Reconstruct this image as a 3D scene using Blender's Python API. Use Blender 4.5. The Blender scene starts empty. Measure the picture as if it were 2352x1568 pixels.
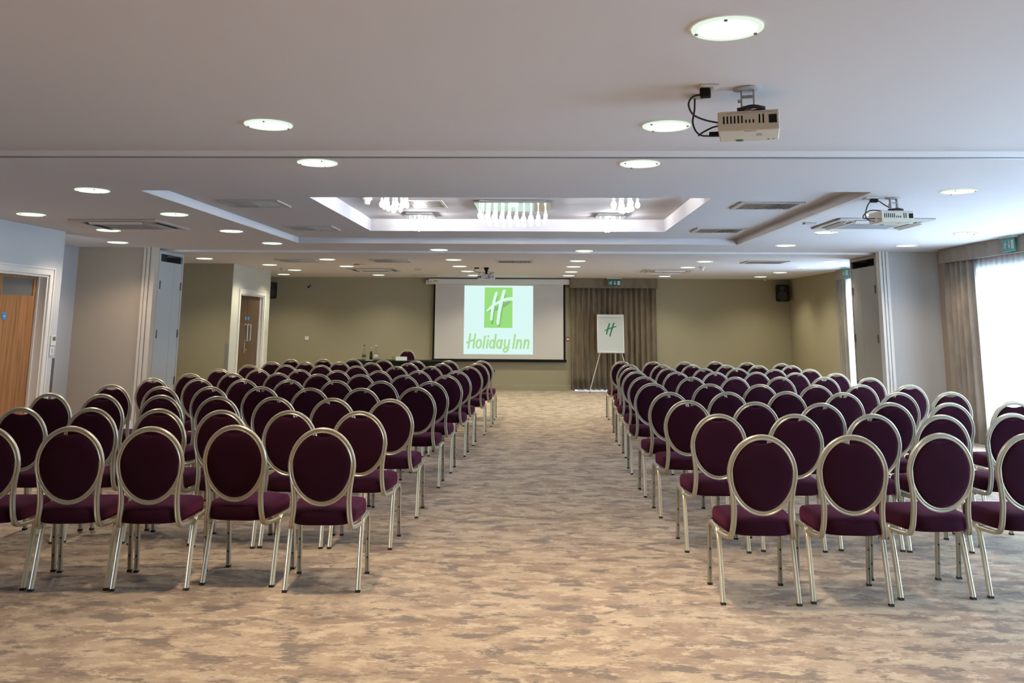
import bpy, bmesh, math, random
from mathutils import Vector, Matrix
random.seed(7)
PI = math.pi
SC = bpy.context.scene
COL = SC.collection

# ------------------------------------------------------------------ camera
F_PX, W_PX = 2000.0, 2352.0
cam_d = bpy.data.cameras.new('camera')
cam = bpy.data.objects.new('camera', cam_d)
COL.objects.link(cam)
pitch, yaw, roll = math.atan(F_PX/11800.0), 0.0279, 0.0065
fw = Vector((-math.sin(yaw)*math.cos(pitch), math.cos(yaw)*math.cos(pitch), math.sin(pitch)))
rt = Vector((math.cos(yaw), math.sin(yaw), 0.0))
up = rt.cross(fw)
R_ = rt*math.cos(roll) + up*math.sin(roll)
U_ = up*math.cos(roll) - rt*math.sin(roll)
cam.matrix_world = Matrix(((R_.x, U_.x, -fw.x, 0.0), (R_.y, U_.y, -fw.y, 0.0), (R_.z, U_.z, -fw.z, 1.53), (0, 0, 0, 1)))
cam_d.sensor_fit = 'HORIZONTAL'
cam_d.sensor_width = 36.0
cam_d.lens = F_PX/W_PX*36.0
cam_d.shift_x = (1176.0-1181.6)/W_PX
cam_d.shift_y = (401.66-784.0)/W_PX
cam_d.clip_start = 0.05
cam_d.clip_end = 200
SC.camera = cam

# ------------------------------------------------------------------ light and exposure
SKY_STRENGTH = 21.0
LAMP_W = {1: 165.0, 2: 85.0, 3: 112.0}
LAMP_C = {1: (1.0, 0.77, 0.50), 2: (1.0, 0.83, 0.66), 3: (1.0, 0.94, 0.72)}
world = bpy.data.worlds.new('overcast_sky')
SC.world = world
world.use_nodes = True
wn = world.node_tree
wn.nodes['Background'].inputs[0].default_value = (0.57, 0.76, 1.0, 1)
wn.nodes['Background'].inputs[1].default_value = SKY_STRENGTH
SC.view_settings.view_transform = 'Standard'
SC.view_settings.look = 'None'
SC.view_settings.gamma = 1.0
SC.view_settings.use_curve_mapping = False
SC.view_settings.exposure = 0.0
SC.cycles.use_denoising = True
SC.cycles.max_bounces = 10
SC.cycles.diffuse_bounces = 6
SC.cycles.transparent_max_bounces = 12
SC.cycles.sample_clamp_indirect = 6.0
SC.cycles.caustics_reflective = False
SC.cycles.caustics_refractive = False

# ------------------------------------------------------------------ materials
def srgb(r, g, b):
    f = lambda c: c/12.92 if c <= 0.04045 else ((c+0.055)/1.055)**2.4
    return (f(r/255), f(g/255), f(b/255), 1.0)

def mat(name, col, rough=0.6, metal=0.0, noise=0.0, nscale=40.0, bump=0.0, bscale=200.0, sheen=0.0, spec=0.5, coat=0.0):
    m = bpy.data.materials.new(name)
    m.use_nodes = True
    nt = m.node_tree
    b = nt.nodes['Principled BSDF']
    b.inputs['Base Color'].default_value = col
    b.inputs['Roughness'].default_value = rough
    b.inputs['Metallic'].default_value = metal
    b.inputs['Specular IOR Level'].default_value = spec
    if coat: b.inputs['Coat Weight'].default_value = coat
    if sheen:
        b.inputs['Sheen Weight'].default_value = sheen
        b.inputs['Sheen Roughness'].default_value = 0.4
        b.inputs['Sheen Tint'].default_value = (0.30, 0.045, 0.15, 1)
    tc = nt.nodes.new('ShaderNodeTexCoord')
    if noise:
        n = nt.nodes.new('ShaderNodeTexNoise')
        n.inputs['Scale'].default_value = nscale
        n.inputs['Detail'].default_value = 4
        nt.links.new(tc.outputs['Object'], n.inputs['Vector'])
        r = nt.nodes.new('ShaderNodeMapRange')
        r.inputs['To Min'].default_value = 1-noise
        r.inputs['To Max'].default_value = 1+noise
        nt.links.new(n.outputs['Fac'], r.inputs['Value'])
        mx = nt.nodes.new('ShaderNodeVectorMath'); mx.operation = 'SCALE'
        mx.inputs[0].default_value = col[:3]
        nt.links.new(r.outputs[0], mx.inputs['Scale'])
        nt.links.new(mx.outputs[0], b.inputs['Base Color'])
    if bump:
        n2 = nt.nodes.new('ShaderNodeTexNoise')
        n2.inputs['Scale'].default_value = bscale
        n2.inputs['Detail'].default_value = 2
        nt.links.new(tc.outputs['Object'], n2.inputs['Vector'])
        bp = nt.nodes.new('ShaderNodeBump')
        bp.inputs['Strength'].default_value = bump
        bp.inputs['Distance'].default_value = 0.004
        nt.links.new(n2.outputs['Fac'], bp.inputs['Height'])
        nt.links.new(bp.outputs[0], b.inputs['Normal'])
    return m

def emis(name, col, strength):
    m = bpy.data.materials.new(name)
    m.use_nodes = True
    nt = m.node_tree
    nt.nodes.clear()
    o = nt.nodes.new('ShaderNodeOutputMaterial')
    e = nt.nodes.new('ShaderNodeEmission')
    e.inputs[0].default_value = col if len(col) == 4 else (*col, 1)
    e.inputs[1].default_value = strength
    nt.links.new(e.outputs[0], o.inputs[0])
    return m

def mix_glass(name, tint, amount, rough=0.02):
    m = bpy.data.materials.new(name)
    m.use_nodes = True
    nt = m.node_tree
    nt.nodes.clear()
    o = nt.nodes.new('ShaderNodeOutputMaterial')
    t = nt.nodes.new('ShaderNodeBsdfTransparent'); t.inputs[0].default_value = tint
    g = nt.nodes.new('ShaderNodeBsdfGlossy'); g.inputs['Roughness'].default_value = rough
    x = nt.nodes.new('ShaderNodeMixShader'); x.inputs[0].default_value = amount
    nt.links.new(t.outputs[0], x.inputs[1]); nt.links.new(g.outputs[0], x.inputs[2])
    nt.links.new(x.outputs[0], o.inputs[0])
    return m

def sheer_mat():
    m = bpy.data.materials.new('sheer_voile')
    m.use_nodes = True
    nt = m.node_tree
    nt.nodes.clear()
    o = nt.nodes.new('ShaderNodeOutputMaterial')
    t = nt.nodes.new('ShaderNodeBsdfTransparent'); t.inputs[0].default_value = (0.97, 0.98, 1, 1)
    tl = nt.nodes.new('ShaderNodeBsdfTranslucent'); tl.inputs[0].default_value = (0.9, 0.92, 0.95, 1)
    d = nt.nodes.new('ShaderNodeBsdfDiffuse'); d.inputs[0].default_value = (0.85, 0.86, 0.88, 1)
    x1 = nt.nodes.new('ShaderNodeMixShader'); x1.inputs[0].default_value = 0.4
    x2 = nt.nodes.new('ShaderNodeMixShader'); x2.inputs[0].default_value = 0.65
    nt.links.new(tl.outputs[0], x1.inputs[1]); nt.links.new(d.outputs[0], x1.inputs[2])
    nt.links.new(t.outputs[0], x2.inputs[1]); nt.links.new(x1.outputs[0], x2.inputs[2])
    nt.links.new(x2.outputs[0], o.inputs[0])
    return m

def carpet_mat():
    m = bpy.data.materials.new('mottled_carpet')
    m.use_nodes = True
    nt = m.node_tree; N = nt.nodes; L = nt.links
    b = N['Principled BSDF']
    b.inputs['Roughness'].default_value = 0.95
    b.inputs['Specular IOR Level'].default_value = 0.1
    b.inputs['Sheen Weight'].default_value = 0.15
    tc = N.new('ShaderNodeTexCoord')
    def mapped(sx, sy, rz, off=(0, 0, 0)):
        mp = N.new('ShaderNodeMapping')
        mp.inputs['Scale'].default_value = (sx, sy, 1)
        mp.inputs['Rotation'].default_value = (0, 0, rz)
        mp.inputs['Location'].default_value = off
        L.new(tc.outputs['Object'], mp.inputs['Vector'])
        return mp
    def noise(mp, scale, detail, rough=0.6, dist=0.0):
        n = N.new('ShaderNodeTexNoise')
        n.inputs['Scale'].default_value = scale
        n.inputs['Detail'].default_value = detail
        n.inputs['Roughness'].default_value = rough
        n.inputs['Distortion'].default_value = dist
        L.new(mp.outputs[0], n.inputs['Vector'])
        return n
    def step(src, a, c):
        r = N.new('ShaderNodeMapRange')
        r.interpolation_type = 'SMOOTHSTEP'
        r.inputs['From Min'].default_value = a
        r.inputs['From Max'].default_value = c
        L.new(src, r.inputs['Value'])
        return r.outputs[0]
    def mix(fac, c1, c2):
        x = N.new('ShaderNodeMix'); x.data_type = 'RGBA'
        L.new(fac, x.inputs[0])
        for i, c in ((6, c1), (7, c2)):
            if isinstance(c, tuple): x.inputs[i].default_value = c
            else: L.new(c, x.inputs[i])
        return x.outputs[2]
    n3 = noise(mapped(1.0, 2.6, 0.05, (3, 1, 0)), 22.0, 8, 0.8)        # broken cross threads
    n4 = noise(mapped(1.0, 2.8, 0.0, (2, 7, 0)), 17.0, 7, 0.85)        # dark flecks
    def ragged(n, amt):
        a = N.new('ShaderNodeMath'); a.operation = 'MULTIPLY_ADD'
        a.inputs[1].default_value = amt
        L.new(n3.outputs['Fac'], a.inputs[0]); L.new(n.outputs['Fac'], a.inputs[2])
        o = N.new('ShaderNodeMath'); o.operation = 'SUBTRACT'; o.inputs[1].default_value = amt*0.5
        L.new(a.outputs[0], o.inputs[0])
        return o.outputs[0]
    n1 = noise(mapped(1.0, 1.7, 0.12), 2.8, 6, 0.6)                    # pink-taupe clouds against pale beige
    n2 = noise(mapped(1.0, 1.8, -0.2, (9, 4, 0)), 4.6, 5, 0.6, 0.2)    # grey brown patches
    n6 = noise(mapped(1.0, 1.9, 0.25, (5, 8, 0)), 6.5, 5, 0.6)         # pale islands
    c = mix(step(ragged(n1, 0.5), 0.42, 0.56), (0.42, 0.330, 0.233, 1), (0.30, 0.219, 0.156, 1))
    c = mix(step(ragged(n6, 0.9), 0.53, 0.60), c, (0.50, 0.409, 0.293, 1))
    c = mix(step(ragged(n2, 0.55), 0.535, 0.605), c, (0.185, 0.148, 0.116, 1))
    c = mix(step(n4.outputs['Fac'], 0.575, 0.635), c, (0.165, 0.118, 0.086, 1))
    L.new(c, b.inputs['Base Color'])
    n5 = noise(mapped(1, 1, 0), 350.0, 2)
    bp = N.new('ShaderNodeBump'); bp.inputs['Strength'].default_value = 0.5; bp.inputs['Distance'].default_value = 0.004
    L.new(n5.outputs['Fac'], bp.inputs['Height']); L.new(bp.outputs[0], b.inputs['Normal'])
    return m

def wood_mat(name, dark, light, rough=0.4):
    m = bpy.data.materials.new(name)
    m.use_nodes = True
    nt = m.node_tree; N = nt.nodes; L = nt.links
    b = N['Principled BSDF']
    b.inputs['Roughness'].default_value = rough
    tc = N.new('ShaderNodeTexCoord')
    mp = N.new('ShaderNodeMapping'); mp.inputs['Scale'].default_value = (14, 14, 0.5)
    L.new(tc.outputs['Object'], mp.inputs['Vector'])
    n = N.new('ShaderNodeTexNoise'); n.inputs['Scale'].default_value = 3.0; n.inputs['Detail'].default_value = 6; n.inputs['Roughness'].default_value = 0.65; n.inputs['Distortion'].default_value = 0.4
    L.new(mp.outputs[0], n.inputs['Vector'])
    cr = N.new('ShaderNodeValToRGB')
    cr.color_ramp.elements[0].position = 0.35; cr.color_ramp.elements[0].color = dark
    cr.color_ramp.elements[1].position = 0.65; cr.color_ramp.elements[1].color = light
    L.new(n.outputs['Fac'], cr.inputs[0]); L.new(cr.outputs[0], b.inputs['Base Color'])
    return m

def curtain_mat(name, col):
    m = bpy.data.materials.new(name)
    m.use_nodes = True
    nt = m.node_tree; N = nt.nodes; L = nt.links
    b = N['Principled BSDF']
    b.inputs['Roughness'].default_value = 0.75
    b.inputs['Sheen Weight'].default_value = 0.3
    tc = N.new('ShaderNodeTexCoord')
    mp = N.new('ShaderNodeMapping'); mp.inputs['Scale'].default_value = (3, 3, 1.2)
    L.new(tc.outputs['Object'], mp.inputs['Vector'])
    n = N.new('ShaderNodeTexNoise'); n.inputs['Scale'].default_value = 2.5; n.inputs['Detail'].default_value = 6
    L.new(mp.outputs[0], n.inputs['Vector'])
    cr = N.new('ShaderNodeValToRGB')
    cr.color_ramp.elements[0].position = 0.38; cr.color_ramp.elements[0].color = (col[0]*0.85, col[1]*0.84, col[2]*0.83, 1)
    cr.color_ramp.elements[1].position = 0.62; cr.color_ramp.elements[1].color = (col[0]*1.12, col[1]*1.12, col[2]*1.12, 1)
    L.new(n.outputs['Fac'], cr.inputs[0]); L.new(cr.outputs[0], b.inputs['Base Color'])
    return m

M = dict(
    carpet=carpet_mat(),
    ceiling=mat('ceiling_paint', (0.66, 0.645, 0.66, 1), 0.85, noise=0.015, nscale=3, spec=0.2),
    white=mat('white_wall_paint', (0.52, 0.53, 0.53, 1), 0.75, noise=0.02, nscale=5, spec=0.25),
    cream=mat('cream_wall_paint', (0.50, 0.485, 0.42, 1), 0.75, noise=0.02, nscale=5, spec=0.25),
    taupe=mat('taupe_wall_paint', (0.34, 0.265, 0.195, 1), 0.8, noise=0.03, nscale=5, spec=0.2),
    lamptaupe=mat('taupe_wall_lamp_tint', (0.33, 0.288, 0.185, 1), 0.8, noise=0.03, nscale=5, spec=0.2),  # taupe walls with the far lamps' greenish tint put into the colour
    grey=mat('pale_grey_wall_paint', (0.50, 0.50, 0.49, 1), 0.75, noise=0.02, nscale=5, spec=0.25),
    gloss=mat('gloss_white_trim', (0.68, 0.67, 0.63, 1), 0.35, noise=0.01),
    cabshade=mat('satin_cupboard_shade_tone', (0.33, 0.315, 0.285, 1), 0.5, noise=0.015, nscale=6),  # darker cupboard finish, its shade put into the colour
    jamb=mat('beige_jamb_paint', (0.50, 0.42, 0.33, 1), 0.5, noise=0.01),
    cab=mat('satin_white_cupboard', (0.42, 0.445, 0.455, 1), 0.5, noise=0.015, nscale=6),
    oak=wood_mat('oak_veneer', (0.18, 0.072, 0.022, 1), (0.36, 0.17, 0.06, 1)),
    walnut=wood_mat('dark_oak_veneer', (0.050, 0.027, 0.011, 1), (0.105, 0.058, 0.026, 1)),
    frame=mat('champagne_anodised_metal', (0.47, 0.455, 0.365, 1), 0.36, metal=0.65, noise=0.03, nscale=30),
    rail=mat('anodised_metal_lit_tone', (0.78, 0.755, 0.60, 1), 0.40, metal=0.7, noise=0.03, nscale=30),  # lighter copy of the frame metal, light on rear legs painted in
    fabric=mat('burgundy_velour', (0.020, 0.0019, 0.0090, 1), 0.95, noise=0.2, nscale=120, bump=0.35, bscale=900, sheen=0.55, spec=0.15),
    rubber=mat('black_rubber', (0.02, 0.018, 0.018, 1), 0.7, noise=0.1),
    black=mat('black_plastic', (0.008, 0.009, 0.010, 1), 0.5, noise=0.1, spec=0.15),
    cable=mat('black_cable', (0.012, 0.013, 0.022, 1), 0.5, noise=0.1),
    bracket=mat('grey_white_bracket', (0.42, 0.43, 0.44, 1), 0.4, noise=0.06, nscale=60),
    lightgrey=mat('light_grey_plastic', (0.52, 0.53, 0.56, 1), 0.45, noise=0.03),
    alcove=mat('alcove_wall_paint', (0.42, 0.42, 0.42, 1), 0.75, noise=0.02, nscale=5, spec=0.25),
    bright=mat('gloss_white_step_light', (0.86, 0.87, 0.89, 1), 0.3, noise=0.01),  # whitened so the ceiling steps look lit
    steel=mat('brushed_steel', (0.62, 0.62, 0.60, 1), 0.3, metal=0.9, noise=0.04),
    darkmetal=mat('tarnished_metal', (0.17, 0.15, 0.13, 1), 0.45, metal=0.7, noise=0.1),
    plastic=mat('white_plastic', (0.66, 0.66, 0.64, 1), 0.4, noise=0.01),
    projector=mat('ivory_plastic', (0.66, 0.63, 0.54, 1), 0.45, noise=0.015),
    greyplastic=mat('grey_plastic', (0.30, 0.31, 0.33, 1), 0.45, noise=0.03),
    vent=mat('vent_white', (0.50, 0.47, 0.44, 1), 0.5, noise=0.03, nscale=8),
    openingdark=mat('opening_dark', (0.05, 0.045, 0.04, 1), 0.9, noise=0.1),
    screen=mat('matt_projection_fabric', (0.60, 0.57, 0.53, 1), 0.9, noise=0.01),
    curtain=curtain_mat('taupe_velvet', (0.155, 0.118, 0.070)),
    curtainr=curtain_mat('pale_taupe_velvet', (0.24, 0.205, 0.165)),
    sheer=sheer_mat(),
    glass=mix_glass('window_glass', (0.96, 0.98, 0.98, 1), 0.06),
    bottleglass=mix_glass('clear_bottle_glass', (0.94, 0.95, 0.92, 1), 0.08),
    visionglass=mat('wired_vision_glass', (0.13, 0.12, 0.105, 1), 0.15, noise=0.05),
    cola=mat('cola', (0.012, 0.006, 0.004, 1), 0.12, noise=0.1),
    cloth=mat('black_table_cloth', (0.006, 0.0075, 0.0065, 1), 0.9, noise=0.1, bump=0.2, spec=0.1),
    paper=mat('white_paper', (0.50, 0.53, 0.51, 1), 0.7, noise=0.01),
    ink=mat('dark_ink', (0.03, 0.03, 0.03, 1), 0.6, noise=0.05),
    inkgreen=mat('green_marker', (0.015, 0.17, 0.075, 1), 0.6, noise=0.05),
    blue=mat('blue_sign', (0.03, 0.22, 0.52, 1), 0.4, noise=0.02),
    red=mat('red_plastic', (0.30, 0.04, 0.03, 1), 0.4, noise=0.02),
    yellow=mat('yellow_label', (0.55, 0.40, 0.05, 1), 0.5, noise=0.02),
    signgreen=mat('exit_sign_green', (0.008, 0.10, 0.065, 1), 0.35, noise=0.02),
    signaqua=mat('exit_sign_aqua', (0.01, 0.22, 0.185, 1), 0.35, noise=0.02),
    chrome=mat('mirror_chrome', (0.72, 0.78, 0.72, 1), 0.08, metal=1.0, noise=0.01),
    lamp=emis('lamp_diffuser', (0.96, 1.0, 0.92), 2.6),
    lampring=emis('edge_lit_glass_ring', (0.86, 0.99, 0.83), 0.95),
    crystal=emis('lit_crystal', (1.0, 0.99, 1.0), 2.2),
    proj_bg=emis('projected_white', (0.71, 0.95, 0.91), 1.0),
    proj_green=emis('projected_green', (0.33, 0.73, 0.21), 1.0),
    proj_text=emis('projected_pale_green', (0.42, 0.72, 0.31), 1.0),
    proj_shadow=emis('projected_grey_green', (0.24, 0.50, 0.20), 1.0),
    proj_mark=emis('projected_logo_white', (0.72, 0.98, 0.85), 1.0),
)

# ------------------------------------------------------------------ mesh builder
class MB:
    def __init__(s): s.v, s.f = [], []
    def add(s, vs, fs):
        o = len(s.v)
        s.v += [tuple(p) for p in vs]
        s.f += [tuple(i+o for i in f) for f in fs]
        return s
    def box(s, x0, x1, y0, y1, z0, z1):
        return s.add([(x0,y0,z0),(x1,y0,z0),(x1,y1,z0),(x0,y1,z0),(x0,y0,z1),(x1,y0,z1),(x1,y1,z1),(x0,y1,z1)],
                     [(0,3,2,1),(4,5,6,7),(0,1,5,4),(1,2,6,5),(2,3,7,6),(3,0,4,7)])
    def quad(s, a, b, c, d): return s.add([a, b, c, d], [(0, 1, 2, 3)])
    def prism(s, pts, d):          # pts: 3d outline, d: extrusion vector
        n = len(pts); d = Vector(d)
        vs = [Vector(p) for p in pts] + [Vector(p)+d for p in pts]
        fs = [tuple(range(n))[::-1], tuple(range(n, 2*n))] + [(i, (i+1) % n, n+(i+1) % n, n+i) for i in range(n)]
        return s.add(vs, fs)
    def lathe(s, prof, n=16, c=(0, 0, 0), axis='z'):
        vs = []; m = len(prof)
        for i in range(n):
            a = 2*PI*i/n
            for r, h in prof:
                if axis == 'z': p = (c[0]+r*math.cos(a), c[1]+r*math.sin(a), c[2]+h)
                elif axis == 'y': p = (c[0]+r*math.cos(a), c[1]+h, c[2]-r*math.sin(a))
                else: p = (c[0]+h, c[1]+r*math.cos(a), c[2]+r*math.sin(a))
                vs.append(p)
        fs = []
        for i in range(n):
            j = (i+1) % n
            for k in range(m-1):
                fs.append((i*m+k, j*m+k, j*m+k+1, i*m+k+1))
        if prof[0][0] > 1e-6: fs.append(tuple(i*m for i in range(n))[::-1])
        if prof[-1][0] > 1e-6: fs.append(tuple(i*m+m-1 for i in range(n)))
        return s.add(vs, fs)
    def sweep(s, path, prof, ref=(1, 0, 0), closed=False, scales=None):
        P = [Vector(p) for p in path]; n = len(P); m = len(prof)
        ref = Vector(ref); vs = []
        for i in range(n):
            if closed: t = P[(i+1) % n]-P[i-1]
            else: t = P[min(i+1, n-1)]-P[max(i-1, 0)]
            t.normalize()
            a = ref - t*ref.dot(t)
            if a.length < 1e-4: a = Vector((0, 0, 1)) - t*t.z
            a.normalize(); b = t.cross(a)
            k = scales[i] if scales else 1.0
            for u, w in prof: vs.append(P[i]+a*u*k+b*w*k)
        fs = []
        for i in range(n if closed else n-1):
            j = (i+1) % n
            for k in range(m):
                l = (k+1) % m
                fs.append((i*m+k, i*m+l, j*m+l, j*m+k))
        if not closed:
            fs.append(tuple(range(m))[::-1]); fs.append(tuple(range((n-1)*m, n*m)))
        return s.add(vs, fs)
    def tube(s, path, r, n=8, ref=(1, 0, 0), closed=False):
        return s.sweep(path, [(r*math.cos(2*PI*i/n), r*math.sin(2*PI*i/n)) for i in range(n)], ref, closed)
    def ribbon(s, pts, w, fn, cap=True):
        """flat round-ended stroke; pts in 2d, w one width or one per point, fn maps 2d to 3d"""
        P = smooth2(pts, 6) if len(pts) > 2 else [Vector((*p, 0)).to_2d() for p in pts]
        n = len(P)
        if not isinstance(w, (list, tuple)): w = [w]*2
        def wid(i):
            t = i/(n-1)*(len(w)-1); k = min(int(t), len(w)-2)
            return (w[k]+(w[k+1]-w[k])*(t-k))/2
        L, Rr = [], []
        for i in range(n):
            t = (P[min(i+1, n-1)]-P[max(i-1, 0)]).normalized()
            nn = Vector((-t.y, t.x))*wid(i)
            L.append(P[i]+nn); Rr.append(P[i]-nn)
        vs = [fn(p) for p in L]+[fn(p) for p in Rr]
        fs = [(i, i+1, n+i+1, n+i) for i in range(n-1)]
        if cap:
            for e, sgn in ((0, -1), (n-1, 1)):
                t = (P[min(e+1, n-1)]-P[max(e-1, 0)]).normalized()*sgn
                nn = Vector((-t.y, t.x)); r = wid(e)
                k0 = len(vs)
                arc = [P[e]+(nn*math.cos(a)+t*math.sin(a))*r*1.0 for a in [PI*q/6 for q in range(7)]]
                vs += [fn(p) for p in arc]
                fs.append(tuple(range(k0, k0+7)))
        return s.add(vs, fs)
    def build(s, name, m, parent=None, smooth=False, bevel=0.0, loc=None):
        me = bpy.data.meshes.new(name)
        me.from_pydata(s.v, [], s.f)
        me.update()
        bm = bmesh.new(); bm.from_mesh(me)
        bmesh.ops.recalc_face_normals(bm, faces=bm.faces)
        bm.to_mesh(me); bm.free()
        if smooth:
            for p in me.polygons: p.use_smooth = True
            if smooth != 'all':
                me.set_sharp_from_angle(angle=math.radians(40))
        me.materials.append(m)
        o = bpy.data.objects.new(name, me)
        COL.objects.link(o)
        if parent is not None: o.parent = parent
        if loc: o.location = loc
        if bevel:
            md = o.modifiers.new('edge', 'BEVEL'); md.width = bevel; md.segments = 2; md.limit_method = 'ANGLE'
        return o

def smooth2(pts, k):
    P = [Vector(p) for p in pts]; out = []
    for i in range(len(P)-1):
        p0 = P[max(i-1, 0)]; p1 = P[i]; p2 = P[i+1]; p3 = P[min(i+2, len(P)-1)]
        for q in range(k):
            t = q/k
            out.append(0.5*((2*p1)+(p2-p0)*t+(2*p0-5*p1+4*p2-p3)*t*t+(3*p1-p0-3*p2+p3)*t**3))
    out.append(P[-1])
    return out

def tag(o, label, cat, group=None):
    o['label'] = label; o['category'] = cat
    if group: o['group'] = group
    return o
def struct(o): o['kind'] = 'structure'; return o
def thing(name, label, cat, loc=(0, 0, 0), rz=0.0, group=None):
    o = bpy.data.objects.new(name, None)
    o.empty_display_size = 0.1
    COL.objects.link(o)
    o.location = loc; o.rotation_euler = (0, 0, rz)
    return tag(o, label, cat, group)
def dup(root, loc, rz, label, group=None):
    r = root.copy(); COL.objects.link(r)
    r.location = loc; r.rotation_euler = (0, 0, rz); r['label'] = label
    if group: r['group'] = group
    for ch in list(root.children):
        c = ch.copy(); COL.objects.link(c); c.parent = r
        for g in list(ch.children):
            d = g.copy(); COL.objects.link(d); d.parent = c
    return r
ORD = ['zeroth', 'first', 'second', 'third', 'fourth', 'fifth', 'sixth', 'seventh', 'eighth', 'ninth', 'tenth']

# ------------------------------------------------------------------ room shell
Z1, Z2, Z3 = 2.63, 2.587, 2.557
XR, XL, XA, YB, YF = 5.82, -5.75, -6.76, 20.55, -2.6
TOP = 3.0
fl = struct(MB().box(-7.0, 6.3, YF-0.2, YB+0.4, -0.1, 0.0).build('floor', M['carpet']))

CO = (-3.27, 2.68, 7.03, 11.78)        # outer recess
CI = (-2.12, 1.58, 7.93, 10.92)        # inner recess
ZC, ZI = 2.662, 2.815
Y1, Y2 = 5.56, 13.10
def ring(mb, a, b, z):
    mb.quad((a[0],a[2],z),(a[1],a[2],z),(b[1],b[2],z),(b[0],b[2],z))
    mb.quad((b[0],b[3],z),(b[1],b[3],z),(a[1],a[3],z),(a[0],a[3],z))
    mb.quad((a[0],a[2],z),(b[0],b[2],z),(b[0],b[3],z),(a[0],a[3],z))
    mb.quad((b[1],b[2],z),(a[1],a[2],z),(a[1],a[3],z),(b[1],b[3],z))
def sides(mb, a, z0, z1):
    x0, x1, y0, y1 = a
    mb.quad((x0,y0,z0),(x1,y0,z0),(x1,y0,z1),(x0,y0,z1)); mb.quad((x0,y1,z0),(x1,y1,z0),(x1,y1,z1),(x0,y1,z1))
    mb.quad((x0,y0,z0),(x0,y1,z0),(x0,y1,z1),(x0,y0,z1)); mb.quad((x1,y0,z0),(x1,y1,z0),(x1,y1,z1),(x1,y0,z1))
struct(MB().box(-7.0, 6.2, YF-0.1, Y1, Z1, Z1+0.2).build('ceiling', M['ceiling']))
c2 = MB()
ring(c2, (-7.0, 6.2, Y1, Y2), CO, Z2); sides(c2, CO, Z2, ZC); ring(c2, CO, CI, ZC); sides(c2, CI, ZC, ZI)
c2.quad((CI[0],CI[2],ZI),(CI[1],CI[2],ZI),(CI[1],CI[3],ZI),(CI[0],CI[3],ZI))
c2.quad((-7,Y1,Z2),(6.2,Y1,Z2),(6.2,Y1,Z1+0.01),(-7,Y1,Z1+0.01))
struct(c2.build('ceiling', M['ceiling']))
struct(MB().box(-7.0, 6.2, Y2, YB+0.2, Z3, Z3+0.2).build('ceiling', M['ceiling']))
# thin bead round the outer recess
bead = MB()
for x0, x1, y0, y1 in ((CO[0]-0.02, CO[1]+0.05, CO[3], CO[3]+0.035), (CO[1], CO[1]+0.05, CO[2], CO[3]), (CO[0]-0.02, CO[0], CO[2], CO[3])):
    bead.box(x0, x1, y0, y1, Z2-0.006, Z2+0.001)
struct(bead.build('trim_1', M['gloss']))
# whiter fascias paint light onto both ceiling steps, with a shadow slot under the first
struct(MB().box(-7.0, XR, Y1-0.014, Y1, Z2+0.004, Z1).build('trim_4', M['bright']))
struct(MB().box(-7.0, XR, Y2-0.012, Y2, Z3+0.001, Z2).build('trim_5', M['bright']))
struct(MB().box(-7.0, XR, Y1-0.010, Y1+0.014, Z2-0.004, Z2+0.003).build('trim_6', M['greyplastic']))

def wall(name, m, *boxes):
    mb = MB()
    for b in boxes: mb.box(*b)
    return struct(mb.build(name, m))
D1 = (8.63, 10.14, 2.045)        # oak door opening along Y, height
wall('wall_left', M['white'], (XL-0.2, XL, YF, D1[0], 0, TOP), (XL-0.2, XL, D1[1], 10.42, 0, TOP), (XL-0.2, XL, D1[0], D1[1], D1[2], TOP))
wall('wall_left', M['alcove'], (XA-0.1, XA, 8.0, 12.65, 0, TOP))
wall('wall_left', M['taupe'], (XA-0.1, -5.775, 12.65, 12.75, 0, TOP))
wall('wall_left', M['taupe'], (XA-0.1, XA, 12.75, 15.8, 0, TOP))
XD2 = -5.55
wall('wall_left', M['lamptaupe'], (XA-0.1, XD2-0.125, 15.8, 15.9, 0, TOP), (XA-0.1, XD2-0.002, 15.788, 15.799, 0, TOP))
D2 = (16.23, 17.66, 2.03)
wall('wall_left', M['cream'], (XD2-0.12, XD2, 15.8, D2[0], 0, TOP), (XD2-0.12, XD2, D2[1], 18.05, 0, TOP), (XD2-0.12, XD2, D2[0], D2[1], D2[2], TOP))
wall('wall_left', M['lamptaupe'], (XA-0.1, XA, 15.9, YB, 0, TOP))
WB = (0.85, 2.66, 2.2)           # glazed door behind the stage curtain
wall('wall_back', M['lamptaupe'], (XA-0.1, WB[0], YB, YB+0.15, 0, TOP), (WB[1], XR+0.1, YB, YB+0.15, 0, TOP), (WB[0], WB[1], YB, YB+0.15, WB[2], TOP))
wall('wall_front', M['taupe'], (-7.0, 6.2, YF-0.12, YF, 0, TOP))
# window wall: openings (y0, y1, z0, z1)
WIN = [(6.2, 11.95, 0.06, 2.25), (14.3, 16.62, 0.06, 2.38), (2.3, 4.9, 0.06, 2.40)]
cuts = sorted([(w[0], w[1], w[2], w[3]) for w in WIN])
pieces = []; y = YF
for w in cuts:
    pieces.append((XR, XR+0.22, y, w[0], 0, TOP)); pieces.append((XR, XR+0.22, w[0], w[1], 0, w[2])); pieces.append((XR, XR+0.22, w[0], w[1], w[3], TOP)); y = w[1]
wall('wall_right', M['taupe'], *pieces[:6], (XR, XR+0.22, cuts[1][1], 13.0, 0, TOP))
wall('wall_right', M['lamptaupe'], (XR, XR+0.22, 13.0, cuts[2][0], 0, TOP), *pieces[7:], (XR, XR+0.22, cuts[2][1], YB+0.1, 0, TOP))
wall('wall_right', M['grey'], (5.105, XR, 12.9, 13.0, 0, TOP))

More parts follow.
